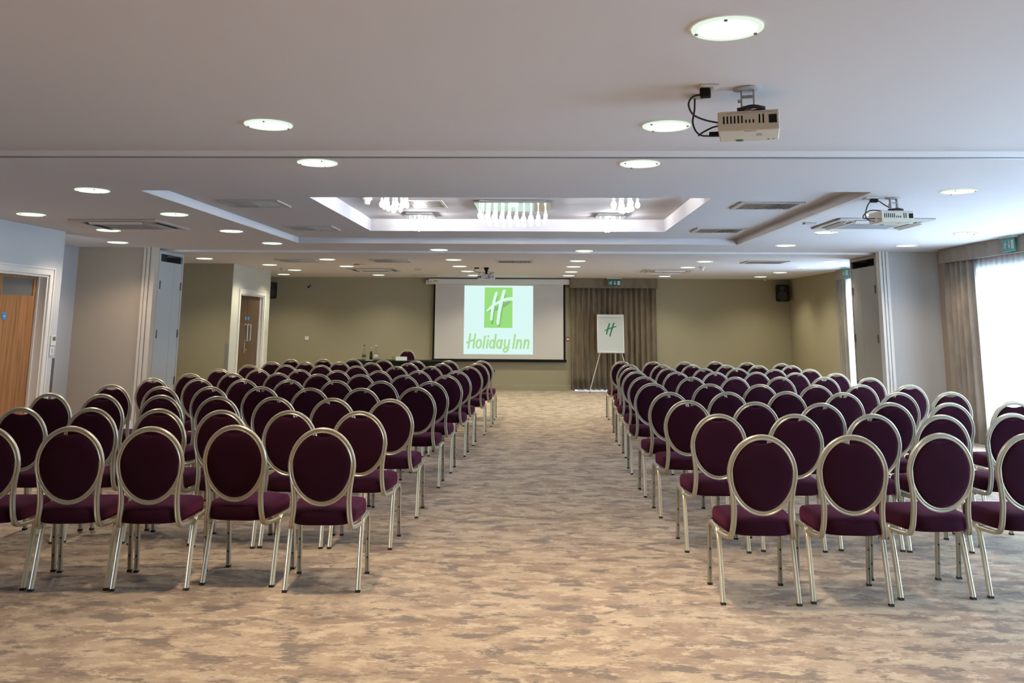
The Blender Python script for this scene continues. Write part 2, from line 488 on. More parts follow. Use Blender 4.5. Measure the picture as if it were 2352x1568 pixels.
# windows
def window(n, y0, y1, z0, z1, bars):
    fr = MB()
    x0, x1 = XR+0.10, XR+0.16
    fr.box(x0, x1, y0, y0+0.06, z0, z1); fr.box(x0, x1, y1-0.06, y1, z0, z1)
    fr.box(x0, x1, y0+0.06, y1-0.06, z0, z0+0.08); fr.box(x0, x1, y0+0.06, y1-0.06, z1-0.06, z1)
    o = struct(fr.build('window_%d' % n, M['gloss']))
    ys = [y0+0.06]+[y0+(y1-y0)*k/(bars+1) for k in range(1, bars+1)]+[y1-0.06]
    for k in range(1, bars+1):
        MB().box(x0, x1, ys[k]-0.035, ys[k]+0.035, z0+0.08, z1-0.06).build('mullion', M['gloss'], o)
    for k in range(bars+1):
        MB().box(x0+0.028, x0+0.034, ys[k]+(0.035 if k else 0), ys[k+1]-(0.035 if k < bars else 0), z0+0.08, z1-0.06).build('pane', M['glass'], o)
    return o
window(1, *WIN[0], 4); window(2, *WIN[1], 1); window(4, *WIN[2], 1)
fr = MB(); fr.box(WB[0], WB[0]+0.07, YB+0.04, YB+0.1, 0.02, WB[2]); fr.box(WB[1]-0.07, WB[1], YB+0.04, YB+0.1, 0.02, WB[2]); fr.box(WB[0]+0.07, WB[1]-0.07, YB+0.04, YB+0.1, WB[2]-0.07, WB[2])
fr.box(WB[0]+0.07, WB[1]-0.07, YB+0.04, YB+0.1, 0.0, 0.02)
o = struct(fr.build('window_3', M['gloss']))
MB().box(1.72, 1.79, YB+0.04, YB+0.1, 0.02, WB[2]-0.07).build('mullion', M['gloss'], o)
MB().box(WB[0]+0.07, 1.72, YB+0.066, YB+0.074, 0.02, WB[2]-0.07).build('pane', M['glass'], o)
MB().box(1.79, WB[1]-0.07, YB+0.066, YB+0.074, 0.02, WB[2]-0.07).build('pane', M['glass'], o)

# skirting boards, with a moulded upper edge
def skirt(name, a, b, n, m='gloss', h=0.125):
    a = Vector((*a, 0)); b = Vector((*b, 0)); n = Vector((*n, 0))
    prof = [(0, 0), (0.016, 0), (0.016, h-0.03), (0.010, h-0.026), (0.010, h-0.006), (0.004, h), (0, h)]
    pts = [a+n*d+Vector((0, 0, z)) for d, z in prof]
    return struct(MB().prism(pts, b-a).build(name, m if not isinstance(m, str) else M[m]))
skirt('baseboard_back', (XA, YB), (0.85, YB), (0, -1), 'lamptaupe'); skirt('baseboard_back', (2.66, YB), (XR, YB), (0, -1), 'lamptaupe')
skirt('baseboard_left', (XA, 12.65), (-5.775, 12.65), (0, -1)); skirt('baseboard_left', (XL, YF), (XL, 8.55), (1, 0)); skirt('baseboard_left', (XL, 10.24), (XL, 10.42), (1, 0))
skirt('baseboard_left', (XA, 10.42), (XA, 12.65), (1, 0)); skirt('baseboard_left', (XA, 15.788), (XD2, 15.788), (0, -1)); skirt('baseboard_left', (XD2, 17.74), (XD2, 18.05), (1, 0))
skirt('baseboard_right', (5.11, 12.9), (XR, 12.9), (0, -1)); skirt('baseboard_right', (XR, 16.62), (XR, YB), (-1, 0), 'lamptaupe')

# partition jambs: stepped mouldings between the end walls and the partition cupboards
def jamb(name, steps, m='gloss'):
    mb = MB()
    for s in steps: mb.box(*s)
    return struct(mb.build(name, M[m]))
jamb('trim_2', [(-5.775, -5.74, 12.62, 12.75, 0, Z2), (-5.74, -5.715, 12.635, 12.75, 0, Z2), (-5.715, -5.68, 12.61, 12.75, 0, Z2), (-5.68, -5.655, 12.635, 12.75, 0, Z2), (-5.655, -5.60, 12.615, 12.75, 0, Z2)], 'jamb')
jamb('trim_3', [(4.97, 5.0, 12.86, 13.0, 0, Z2), (5.0, 5.02, 12.885, 13.0, 0, Z2), (5.02, 5.045, 12.86, 13.0, 0, Z2), (5.045, 5.065, 12.885, 13.0, 0, Z2), (5.065, 5.105, 12.865, 13.0, 0, Z2)])

# ------------------------------------------------------------------ doors
def door_set(n, xw, y0, y1, h, leaf_x, wood, frame_w=0.085, closer=False):
    """pair of door leaves in a wall whose room face is x = xw; returns the frame"""
    mb = MB()
    x0, x1 = xw-0.001, xw+0.02
    w = frame_w
    mb.box(x0, x1, y0-w, y0, 0, h); mb.box(x0, x1, y1, y1+w, 0, h); mb.box(x0, x1, y0-w, y1+w, h, h+w)
    mb.box(x1, x1+0.012, y0-w, y0-w+0.02, 0, h+w-0.02); mb.box(x1, x1+0.012, y1+w-0.02, y1+w, 0, h+w-0.02); mb.box(x1, x1+0.012, y0-w, y1+w, h+w-0.02, h+w)
    # linings with a stop bead
    mb.box(leaf_x-0.045, x0, y0, y0+0.025, 0, h-0.025); mb.box(leaf_x-0.045, x0, y1-0.025, y1, 0, h-0.025); mb.box(leaf_x-0.045, x0, y0, y1, h-0.025, h)
    mb.box(leaf_x+0.004, leaf_x+0.03, y1-0.045, y1-0.025, 0, h-0.025); mb.box(leaf_x+0.004, leaf_x+0.03, y0+0.025, y0+0.045, 0, h-0.025)
    return struct(mb.build('door_%d' % n, M['gloss']))
# oak pair at the near end
fr1 = door_set(1, XL, D1[0], D1[1], D1[2], -5.865, 'oak')
mid = (D1[0]+D1[1])/2
for a, b, s in ((D1[0]+0.028, mid-0.002, -1), (mid+0.002, D1[1]-0.028, 1)):
    lf = MB()
    pa, pb = a+0.065, b-0.065
    x0, x1 = -5.905, -5.865
    lf.box(x0, x1, a, pa, 0.008, 2.018); lf.box(x0, x1, pb, b, 0.008, 2.018); lf.box(x0, x1, pa, pb, 0.008, 1.80); lf.box(x0, x1, pa, pb, 1.995, 2.018)
    d = lf.build('door_leaf', M['oak'], fr1)
    MB().box(x0+0.012, x1-0.010, pa, pb, 1.80, 1.995).build('vision_panel', M['visionglass'], d)
    cy = mid+0.10*s if s > 0 else mid-0.07
    MB().lathe([(0.0, 0.0), (0.042, 0.0), (0.042, 0.004), (0.0, 0.004)], 20, (x1, cy+0.05*s, 1.565), 'x').build('sign_disc', M['blue'], d)
    MB().box(x1+0.004, x1+0.0055, cy+0.05*s-0.014, cy+0.05*s+0.014, 1.560, 1.569).build('sign_lettering', M['plastic'], d)
# dark pair at the far end
fr2 = door_set(2, XD2, D2[0], D2[1], D2[2], -5.635, 'walnut')
mid = (D2[0]+D2[1])/2
for a, b, s in ((D2[0]+0.028, mid-0.002, -1), (mid+0.002, D2[1]-0.028, 1)):
    x0, x1 = -5.672, -5.635
    d = MB().box(x0, x1, a, b, 0.008, 2.0).build('door_leaf', M['walnut'], fr2)
    MB().tube([(x1-0.002, mid+0.09*s, 1.46), (x1+0.05, mid+0.09*s, 1.46), (x1+0.05, mid+0.09*s, 1.155), (x1-0.002, mid+0.09*s, 1.155)], 0.014, 8, (0, 1, 0)).build('pull_handle', M['steel'], d)
    MB().lathe([(0.0, 0.0), (0.038, 0.0), (0.038, 0.004), (0.0, 0.004)], 16, (x1, mid+0.075*s, 1.575), 'x').build('sign_disc', M['blue'], d)
    if s < 0:
        lk = MB().box(x1, x1+0.012, mid-0.12, mid-0.075, 0.93, 1.13).build('lock_plate', M['steel'], d)
        MB().tube([(x1+0.01, mid-0.098, 0.985), (x1+0.055, mid-0.098, 0.985), (x1+0.055, mid-0.20, 0.985)], 0.011, 8, (0, 0, 1)).build('lever_handle', M['steel'], lk)

# ------------------------------------------------------------------ partition cupboards
def cupboard(label, x_face, sx, y0, y1, top, m):
    t = thing('partition_cupboard', label, 'cupboard', (x_face, (y0+y1)/2, 0))
    L = (y1-y0)/2
    def bx(name, x0, x1, ya, yb, z0, z1, mm, par, bev=0.0):
        a, b = sorted((x0*sx, x1*sx))
        return MB().box(a, b, ya, yb, z0, z1).build(name, M[mm], par, bevel=bev)
    # x measured outward from the room (negative = into the room)
    fr = MB()
    for q in ((0, 0.78, -L, -L+0.06, 0, top), (0, 0.78, L-0.05, L, 0, top), (0, 0.03, -L+0.06, L-0.05, top-0.045, top), (0.74, 0.78, -L+0.06, L-0.05, 0, top)):
        a, b = sorted((q[0]*sx, q[1]*sx)); fr.box(a, b, *q[2:])
    fr.build('carcass', M[m], t)
    bx('gap_shade_panel', 0.25, 0.27, -L+0.06, L-0.05, 0.0, top, 'openingdark', t)  # dark sheets added to paint the shade in the gap above the doors
    bx('gap_shade_panel', 0.03, 0.25, L-0.056, L-0.051, 0.0, top-0.05, 'openingdark', t)
    mids = -L+0.06+(2*L-0.11)*0.62
    for a, b, hy in ((-L+0.062, mids-0.002, -L+0.075), (mids+0.002, L-0.052, L-0.066)):
        d = bx('door', 0.004, 0.026, a, b, 0.01, top-0.155, m, t, 0.002)
        for hz in (0.62, 1.33, 2.05):
            bx('hinge', -0.008, 0.004, hy-0.016, hy+0.016, hz-0.06, hz+0.06, 'darkmetal', d)
    return t
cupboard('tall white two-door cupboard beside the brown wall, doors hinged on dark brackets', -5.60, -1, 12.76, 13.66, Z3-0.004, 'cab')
cupboard('tall grey two-door cupboard beside the window wall, shade painted into its colour', 4.97, 1, 13.005, 14.08, Z3-0.004, 'cabshade')

# ------------------------------------------------------------------ curtains, pelmets, sheers
def drape(name, p0, p1, nrm, z0, z1, folds, amp, m, label, cat, seed, thick=0.006, nz=7, flare=0.0, group=None):
    rnd = random.Random(seed)
    a, b, n = Vector((*p0, 0)), Vector((*p1, 0)), Vector((*nrm, 0))
    k = folds*8
    ph = [rnd.uniform(-0.5, 0.5) for _ in range(folds+2)]
    am = [rnd.uniform(0.55, 1.25) for _ in range(folds+2)]
    vs, fs = [], []
    for layer in (0, 1):
        for j in range(nz+1):
            t = j/nz; z = z1+(z0-z1)*t
            for i in range(k+1):
                s = i/k; q = s*folds; c = int(min(q, folds-1e-6))
                w = math.sin(2*PI*q+ph[c]*(q-c)*(1-(q-c))*4)
                lo = am[c]+(am[c+1]-am[c])*(q-c)
                f = amp*lo*(0.75+0.35*t)
                p = a+(b-a)*(s+flare*t*(s-0.5))+n*(w*f+amp)+n*thick*layer
                p.z = z
                vs.append(p)
    row = k+1; lay = row*(nz+1)
    for L0 in (0, lay):
        for j in range(nz):
            for i in range(k):
                q = L0+j*row+i
                fs.append((q, q+1, q+row+1, q+row))
    for j in range(nz):
        for i in (0, k):
            q = j*row+i
            fs.append((q, q+row, q+row+lay, q+lay))
    for i in range(k):
        for j in (0, nz):
            q = j*row+i
            fs.append((q, q+1, q+1+lay, q+lay))
    return tag(MB().add(vs, fs).build(name, m, smooth='all'), label, cat, group)
def sheer(p0, p1, nrm, z0, z1, folds, amp, label, seed):
    rnd = random.Random(seed)
    a, b, n = Vector((*p0, 0)), Vector((*p1, 0)), Vector((*nrm, 0))
    k = folds*6; vs, fs = [], []
    off = [rnd.uniform(0.5, 1.3) for _ in range(folds+1)]
    for j in (0, 1, 2):
        for i in range(k+1):
            q = i/6; c = min(int(q), folds-1)
            p = a+(b-a)*(i/k)+n*(math.sin(2*PI*q)*amp*off[c]*(0.7+0.3*j)); p.z = z1+(z0-z1)*j/2
            vs.append(p)
    for j in (0, 1):
        for i in range(k):
            q = j*(k+1)+i; fs.append((q, q+1, q+k+2, q+k+1))
    return tag(MB().add(vs, fs).build('sheer_curtain', M['sheer'], smooth='all'), label, 'curtain')
drape('curtain', (5.765, 12.43), (5.765, 11.62), (-1, 0), 0.03, 2.40, 5, 0.052, M['curtainr'], 'pale taupe floor-length curtain gathered at the end of the bright window', 'curtain', 3)
drape('curtain', (5.74, 16.93), (5.74, 16.45), (-1, 0), 0.03, 2.36, 4, 0.035, M['curtainr'], 'brown narrow curtain beside the grey cupboard, on the far window', 'curtain', 5)
drape('curtain', (0.75, YB-0.03), (1.745, YB-0.03), (0, -1), 0.028, 2.35, 8, 0.045, M['curtain'], 'brown floor-length curtain half next to the projection screen', 'curtain', 11)
drape('curtain', (1.72, YB-0.02), (2.735, YB-0.02), (0, -1), 0.036, 2.35, 8, 0.045, M['curtain'], 'brown floor-length curtain half next to the beige wall, behind the easel', 'curtain', 17)
sheer((5.775, 11.9), (5.775, 6.0), (-1, 0), 0.03, 2.40, 46, 0.012, 'white sheer curtain glowing across the big near window', 21)
sheer((5.775, 16.6), (5.775, 14.3), (-1, 0), 0.03, 2.37, 18, 0.012, 'white sheer curtain glowing in the slit beside the grey cupboard', 22)
def pelmet(label, x0, x1, y0, y1, z0, z1, m, seam=None):
    t = thing('pelmet', label, 'pelmet', ((x0+x1)/2, (y0+y1)/2, z0))
    cx, cy = (x0+x1)/2, (y0+y1)/2
    o = MB().box(x0-cx, x1-cx, y0-cy, y1-cy, 0, z1-z0).build('fascia', M[m], t, bevel=0.006)
    return t
def pelmet_l(label, face, y0, y1, z0, z1, m):
    t = thing('pelmet', label, 'pelmet', (face, y1, z0))
    MB().box(0, 0.02, y0-y1, 0, 0, z1-z0).build('fascia', M[m], t, bevel=0.004)
    MB().box(0.02, XR-face-0.001, -0.02, 0, 0, z1-z0).build('end_return', M[m], t, bevel=0.004)
    MB().box(0.02, XR-face-0.001, y0-y1, -0.02, z1-z0-0.015, z1-z0).build('top_board', M[m], t)
    return t
pelmet_l('long taupe fabric pelmet above the big near window', 5.665, 6.0, 12.51, 2.388, Z2-0.002, 'curtainr')
pelmet_l('short brown fabric pelmet above the far narrow curtain', 5.70, 14.1, 16.94, 2.372, Z3-0.002, 'curtainr')
t = thing('pelmet', 'wide brown fabric pelmet over the curtains next to the screen', 'pelmet', (1.742, 20.45, 2.33))
MB().box(-1.01, 1.01, -0.15, -0.13, 0, 0.222).build('fascia', M['curtain'], t, bevel=0.004)
for s in (-1, 1): MB().box(min(s*1.01, s*0.99), max(s*1.01, s*0.99), -0.13, 0.099, 0, 0.222).build('end_return', M['curtain'], t)

# ------------------------------------------------------------------ chairs
def ell(a, b, z0, n, lean, off=0.0):
    return [(a*math.sin(2*PI*i/n), 0.0, z0+b*math.cos(2*PI*i/n)) for i in range(n)]
ZT = 0.917
def lean(z): return max(0.0, (ZT-z))*0.13
def make_chair(label):
    t = thing('banquet_chair', label, 'chair', (0, 0, 0))
    PROF = [(-.0148,-.004),(-.0120,-.0105),(-.0065,-.0118),(-.0018,-.0075),(.0018,-.0075),(.0065,-.0118),(.0120,-.0105),(.0148,-.004),(.0148,.006),(.010,.0115),(-.010,.0115),(-.0148,.006)]
    # oval back frame with its two uprights (one welded tube)
    mb = MB()
    A, B, ZC_ = 0.1785, 0.2050, 0.711
    n = 44
    path = []
    for i in range(n):
        a = 2*PI*i/n
        x, z = A*math.sin(a), ZC_+B*math.cos(a)
        if z < ZC_: x *= 1-0.07*((ZC_-z)/B)
        path.append(Vector((x, lean(z), z)))
    # profile axes: u radial in the oval plane, w along the tube's depth
    P = path; m = len(PROF); vs, fs = [], []
    for i in range(n):
        tdir = (P[(i+1) % n]-P[i-1]).normalized()
        nrm = Vector((0, -1, -0.13)).normalized()
        rad = tdir.cross(nrm).normalized()
        for u, w in PROF: vs.append(P[i]+rad*u-nrm*w)
    for i in range(n):
        j = (i+1) % n
        for k in range(m):
            l = (k+1) % m; fs.append((i*m+k, i*m+l, j*m+l, j*m+k))
    mb.add(vs, fs)
    for s in (-1, 1):
        up_ = [(0.1765, 0.735), (0.1735, 0.69), (0.1665, 0.64), (0.1590, 0.58), (0.1555, 0.52), (0.1580, 0.46), (0.1635, 0.415)]
        pts = smooth2([Vector((s*x, lean(z), z)) for x, z in up_]+[Vector((s*0.170, 0.085, 0.378)), Vector((s*0.181, 0.13, 0.366)), Vector((s*0.202, 0.25, 0.364))], 3)
        vs, fs = [], []
        q = len(pts)
        for i in range(q):
            tdir = (pts[min(i+1, q-1)]-pts[max(i-1, 0)]).normalized()
            side = Vector((1, 0, 0)); side = (side-tdir*side.dot(tdir)).normalized()
            back = tdir.cross(side).normalized()
            for u, w in PROF: vs.append(pts[i]+side*u*1.0-back*w)
        for i in range(q-1):
            for k in range(m):
                l = (k+1) % m; fs.append((i*m+k, i*m+l, (i+1)*m+l, (i+1)*m+k))
        fs.append(tuple(range(m))); fs.append(tuple(range((q-1)*m, q*m)))
        mb.add(vs, fs)
    mb.build('back_frame', M['frame'], t, smooth=True)
    # padded oval with a hand-hold scooped out of its top
    a_, b_ = A-0.0138, B-0.0138
    N_ = 48
    out = []
    for i in range(N_):
        a = 2*PI*i/N_
        x, z = a_*math.sin(a), b_*math.cos(a)
        if z < 0: x *= 1-0.07*(-z/b_)
        if z > 0 and abs(x) < 0.066:
            z = min(z, b_-0.024+0.016*(abs(x)/0.066)**2)
        out.append((x, z))
    mb = MB(); vs, fs = [], []
    rings = [(1.0, 0.006), (0.985, 0.014), (0.90, 0.021), (0.6, 0.026), (0.25, 0.028)]
    for sgn in (-1, 1):
        base = len(vs)
        for k, (r, d) in enumerate(rings):
            for x, z in out:
                zz = ZC_+z*r
                vs.append((x*r, lean(zz)+sgn*d*(0.75 if sgn < 0 else 1.0), zz))
        vs.append((0, lean(ZC_)+sgn*0.028*(0.75 if sgn < 0 else 1.0), ZC_))
        c = len(vs)-1
        for k in range(len(rings)-1):
            for i in range(N_):
                j = (i+1) % N_
                fs.append((base+k*N_+i, base+k*N_+j, base+(k+1)*N_+j, base+(k+1)*N_+i))
        for i in range(N_):
            fs.append((base+4*N_+i, base+4*N_+(i+1) % N_, c))
    half = len(rings)*N_+1
    for i in range(N_):
        j = (i+1) % N_; fs.append((i, j, half+j, half+i))
    mb.add(vs, fs); mb.build('backrest', M['fabric'], t, smooth='all')
    # seat cushion
    out = []
    hw0, hw1, y0, y1 = 0.190, 0.206, 0.045, 0.50
    def corner(cx, cy, r, a0):
        return [(cx+r*math.cos(a0+k*PI/10), cy+r*math.sin(a0+k*PI/10)) for k in range(6)]
    r0, r1 = 0.125, 0.085
    out += corner(hw1-r1, y1-r1, r1, 0.0)+corner(-hw1+r1, y1-r1, r1, PI/2)+corner(-hw0+r0, y0+r0, r0, PI)+corner(hw0-r0, y0+r0, r0, 1.5*PI)
    cx, cy = 0.0, (y0+y1)/2
    lay = [(0.93, 0.386), (0.985, 0.392), (1.0, 0.41), (1.005, 0.435), (0.99, 0.457), (0.955, 0.470), (0.80, 0.480), (0.45, 0.487)]
    n = len(out); vs, fs = [], []
    for r, z in lay:
        for x, y in out: vs.append((cx+(x-cx)*r, cy+(y-cy)*r, z-0.008*max(0, (y-0.35)/0.15)))
    vs.append((cx, cy, 0.488)); top = len(vs)-1
    for k in range(len(lay)-1):
        for i in range(n):
            j = (i+1) % n; fs.append((k*n+i, k*n+j, (k+1)*n+j, (k+1)*n+i))
    k = len(lay)-1
    for i in range(n): fs.append((k*n+i, k*n+(i+1) % n, top))
    fs.append(tuple(range(n)))
    MB().add(vs, fs).build('seat', M['fabric'], t, smooth='all')
    # legs: grooved tube, capped with black feet; a rail joins the two of one side under the seat
    LP = [(-.0132,-.006),(-.0105,-.0118),(-.0055,-.0125),(0,-.0075),(.0055,-.0125),(.0105,-.0118),(.0132,-.006),(.0132,.007),(.009,.0118),(.004,.0118),(0,.008),(-.004,.0118),(-.009,.0118),(-.0132,.007)]
    for s in (-1, 1):
        rear = smooth2([Vector(p) for p in ((s*0.209, 0.165, 0.012), (s*0.2075, 0.205, 0.19), (s*0.207, 0.236, 0.315), (s*0.206, 0.252, 0.350), (s*0.206, 0.285, 0.370))], 3)
        front = smooth2([Vector(p) for p in ((s*0.2085, 0.545, 0.012), (s*0.2075, 0.525, 0.19), (s*0.208, 0.512, 0.315), (s*0.207, 0.50, 0.350), (s*0.206, 0.47, 0.372))], 3)
        for pts, dots in ((rear, False), (front, True)):
            l = MB().sweep(pts, LP, (1, 0, 0)).build('leg', M['rail' if not dots else 'frame'], t, smooth=True)
            f = pts[0]
            MB().box(f.x-0.0135, f.x+0.0135, f.y-0.013, f.y+0.013, 0.0, 0.013).build('foot_cap', M['rubber'], l)
            if dots:
                for z in (0.10, 0.21):
                    yy = 0.545-(0.02/0.178)*z-0.0115
                    MB().lathe([(0.0, -0.003), (0.0055, -0.003), (0.0055, 0.006), (0.0, 0.006)], 8, (s*(0.2085-0.001*z/0.178), yy+0.002, z), 'y').build('bolt_head', M['rubber'], l)
        MB().sweep([(s*0.206, 0.28, 0.3695), (s*0.206, 0.475, 0.372)], LP, (1, 0, 0)).build('side_rail', M['frame'], t, smooth=True)
    MB().box(-0.2, 0.2, 0.30, 0.325, 0.362, 0.384).build('cross_rail', M['frame'], t)
    return t

LEFT = [
 [(-3.145,5.061),(-2.67,5.083),(-2.216,5.106),(-1.77,5.22),(-1.231,5.124)],
 [(-3.58,6.125),(-3.10,6.157),(-2.611,6.123),(-2.158,6.074),(-1.692,6.087),(-1.216,6.087)],
 [(-4.051,7.327),(-3.588,7.274),(-3.077,7.233),(-2.583,7.161),(-2.122,7.163),(-1.636,7.098),(-1.17,7.062)],
 [(-4.024,8.336),(-3.48,8.166),(-3.035,8.202),(-2.575,8.255),(-2.088,8.147),(-1.624,8.185),(-1.139,8.335)],
 [(-4.079,9.347),(-3.574,9.318),(-3.082,9.26),(-2.595,9.244),(-2.099,9.231),(-1.619,9.181),(-1.105,9.158)],
 [(-4.01,10.18),(-3.559,10.297),(-3.052,10.405),(-2.553,10.298),(-2.056,10.28),(-1.54,10.215),(-1.058,10.281)],
 [(-4.056,11.24),(-3.543,11.202),(-3.012,11.198),(-2.51,11.089),(-1.99,11.094),(-1.504,11.167),(-1.022,11.178)],
 [(-4.027,12.313),(-3.521,12.358),(-3.036,12.387),(-2.51,12.258),(-1.949,12.188),(-1.484,12.263),(-0.946,12.239)],
 [(-3.999,13.273),(-3.479,13.231),(-2.996,13.36),(-2.491,13.242),(-1.921,13.139),(-1.426,13.139),(-0.909,13.227)],
 [(-3.949,14.124),(-3.453,14.233),(-2.997,14.334),(-2.475,14.177),(-1.933,13.998),(-1.429,14.137),(-0.902,14.183)]]
RIGHT = [
 [(1.235,5.009),(1.736,5.041),(2.273,5.159),(2.791,5.201)],
 [(1.225,6.122),(1.751,6.17),(2.293,6.22),(2.752,6.203),(3.317,6.372)],
 [(1.194,7.177),(1.708,7.093),(2.209,7.049),(2.773,7.135),(3.253,7.176),(3.852,7.364)],
 [(1.173,8.014),(1.708,8.098),(2.267,8.222),(2.755,8.154),(3.28,8.233),(3.799,8.341)],
 [(1.175,9.196),(1.75,9.162),(2.259,9.154),(2.814,9.12),(3.304,9.243),(3.812,9.278)],
 [(1.221,10.307),(1.763,10.282),(2.279,10.384),(2.814,10.456),(3.349,10.528),(3.847,10.454)],
 [(1.247,11.35),(1.76,11.355),(2.255,11.397),(2.792,11.475),(3.268,11.404),(3.768,11.378)],
 [(1.291,12.293),(1.797,12.301),(2.292,12.308),(2.768,12.442),(3.228,12.243),(3.732,12.355)],
 [(1.353,13.272),(1.843,13.271),(2.298,13.319),(2.801,13.306),(3.275,13.33),(3.771,13.357)],
 [(1.346,14.327),(1.841,14.302),(2.344,14.295),(2.867,14.483),(3.327,14.248),(3.813,14.028)]]
FRONT_YAW = {('L', 0): [5, 6, 5, -3, 3], ('R', 0): [0, -3, 4, 0]}
proto = None
for side, block, where in (('L', LEFT, 'oak-door side'), ('R', RIGHT, 'window side')):
    for r, row in enumerate(block):
        n = len(row)
        for i, (x, y) in enumerate(row):
            k = n-i if side == 'L' else i+1          # counted from the aisle
            place = 'on the aisle' if k == 1 else ORD[k]+' from the aisle'
            rr = 10-r
            rowtxt = 'front row' if rr == 1 else ('last row' if rr == 10 else ORD[rr]+' row from the screen')
            label = 'burgundy oval-back banquet chair, %s, %s, %s' % (rowtxt, place, where)
            yw = FRONT_YAW[(side, r)][i] if (side, r) in FRONT_YAW else random.uniform(-1.2, 1.2)
            if proto is None:
                proto = make_chair(label); c = proto
                c['group'] = 'banquet chairs in rows'
                c.location = (x, y, 0); c.rotation_euler = (0, 0, math.radians(yw))
            else:
                c = dup(proto, (x, y, 0), math.radians(yw), label, 'banquet chairs in rows')
dup(proto, (-2.87, 19.42, 0), PI, 'burgundy oval-back chair behind the black-draped table, facing the rows')
proto_table_chair = COL.objects[-1]

# ------------------------------------------------------------------ ceiling lights
def downlight_proto(label, zone):
    t = thing('downlight', label, 'ceiling light', (0, 0, 0), 0, 'round recessed downlights')
    MB().lathe([(0.112, 0.0), (0.128, -0.001), (0.134, -0.003), (0.133, -0.008), (0.126, -0.011), (0.116, -0.010), (0.112, -0.006)], 36).build('glass_ring', M['lampring'], t, smooth=True)
    MB().lathe([(0.0, -0.007), (0.113, -0.007), (0.113, -0.0005), (0.0, -0.0005)], 36).build('diffuser', M['lamp'], t, smooth=True)
    for a in (0.3, 2.75, 4.45):
        MB().box(-0.006, 0.006, -0.005, 0.005, -0.016, -0.010).build('clip', M['darkmetal'], t, loc=(0.118*math.cos(a), 0.118*math.sin(a), 0))
    return t
def light_for(t, zone):
    d = bpy.data.lights.new('lamp_glow_zone_%d' % zone, 'SPOT')
    d.spot_size = math.radians(134); d.spot_blend = 0.75; d.shadow_soft_size = 0.07; d.energy = LAMP_W[zone]; d.color = LAMP_C[zone]
    return d
LDATA = {}
def put_light(root, zone):
    if zone not in LDATA: LDATA[zone] = light_for(root, zone)
    o = bpy.data.objects.new('lamp_glow', LDATA[zone]); COL.objects.link(o)
    o.parent = root; o.location = (0, 0, -0.02)
LAMPS = []
A1 = 'round downlight, near ceiling bay, '
for x, y, s in ((0.71, 3.16, 'closest to the camera, alone'), (-1.53, 4.78, 'oak-door side of the projector'), (0.72, 4.81, 'just beside the hanging projector')):
    LAMPS.append((x, y, Z1, 1, A1+s))
A2 = 'round downlight, middle bay, '
for x, y, s in ((-1.49, 5.74, 'between first step and coffer, oak-door half'), (0.68, 5.76, 'between first step and coffer, window half'),
    (-3.68, 7.01, 'nearest of the four beside the coffer, oak-door side'), (-3.67, 8.63, 'second of four beside the coffer, oak-door side'),
    (-3.66, 10.26, 'third of four beside the coffer, oak-door side'), (-3.66, 11.87, 'farthest of four beside the coffer, oak-door side'),
    (-5.16, 8.67, 'nearest along the oak-door wall'), (-5.12, 10.21, 'behind the cassette on the oak-door side'), (-5.79, 11.83, 'in the recess before the brown wall'),
    (3.35, 6.96, 'nearest of four beside the coffer, window side'), (3.29, 8.44, 'half hidden behind the second projector'),
    (3.33, 10.14, 'third beside the coffer, window side'), (3.35, 11.89, 'farthest beside the coffer, window side'),
    (4.94, 10.18, 'nearer one along the window wall'), (4.95, 11.83, 'in front of the grey end wall by the window'),
    (-1.47, 12.85, 'beyond the coffer, oak-door half'), (0.68, 12.93, 'beyond the coffer, window half')):
    LAMPS.append((x, y, Z2, 2, A2+s))
REAR = [(-5.58,14.45,1,1),(-4.96,16.01,2,1),(-4.94,17.62,3,1),(-5.65,19.29,4,1),(-3.53,14.52,1,2),(-3.60,16.33,2,2),(-3.58,17.89,3,2),(-3.55,19.37,4,2),
 (-1.41,14.49,1,3),(-1.46,16.19,2,3),(-1.44,17.78,3,3),(-1.43,19.30,4,3),(0.66,14.64,1,4),(0.65,16.16,2,4),(0.67,17.79,3,4),(0.67,19.25,4,4),
 (2.78,14.64,1,5),(2.75,16.17,2,5),(2.78,19.32,4,5),(4.81,14.50,1,6),(4.82,16.10,2,6),(4.85,17.69,3,6),(4.87,19.33,4,6)]
for x, y, r, c in REAR:
    LAMPS.append((x, y, Z3, 3, 'round downlight, far bay, %s row from the screen, %s from the windows' % (ORD[5-r], ORD[7-c])))
lp = None
for x, y, z, zone, lab in LAMPS:
    if lp is None:
        lp = downlight_proto(lab, zone); lp.location = (x, y, z); o = lp
    else:
        o = dup(lp, (x, y, z), random.uniform(0, 6.28), lab, 'round recessed downlights')
for o in [q for q in COL.objects if q.name.startswith('downlight')]:
    z = o.location.z
    put_light(o, 1 if z > 2.6 else (2 if z > 2.57 else 3))
# unseen downlights added behind the camera to light the near carpet
for x, y in ((-1.5, 0.4), (0.7, 0.4)):
    o = dup(lp, (x, y, Z1), 0, 'added round downlight behind the camera, %s half' % ('oak-door' if x < 0 else 'window'), 'downlights behind the camera'); put_light(o, 1)

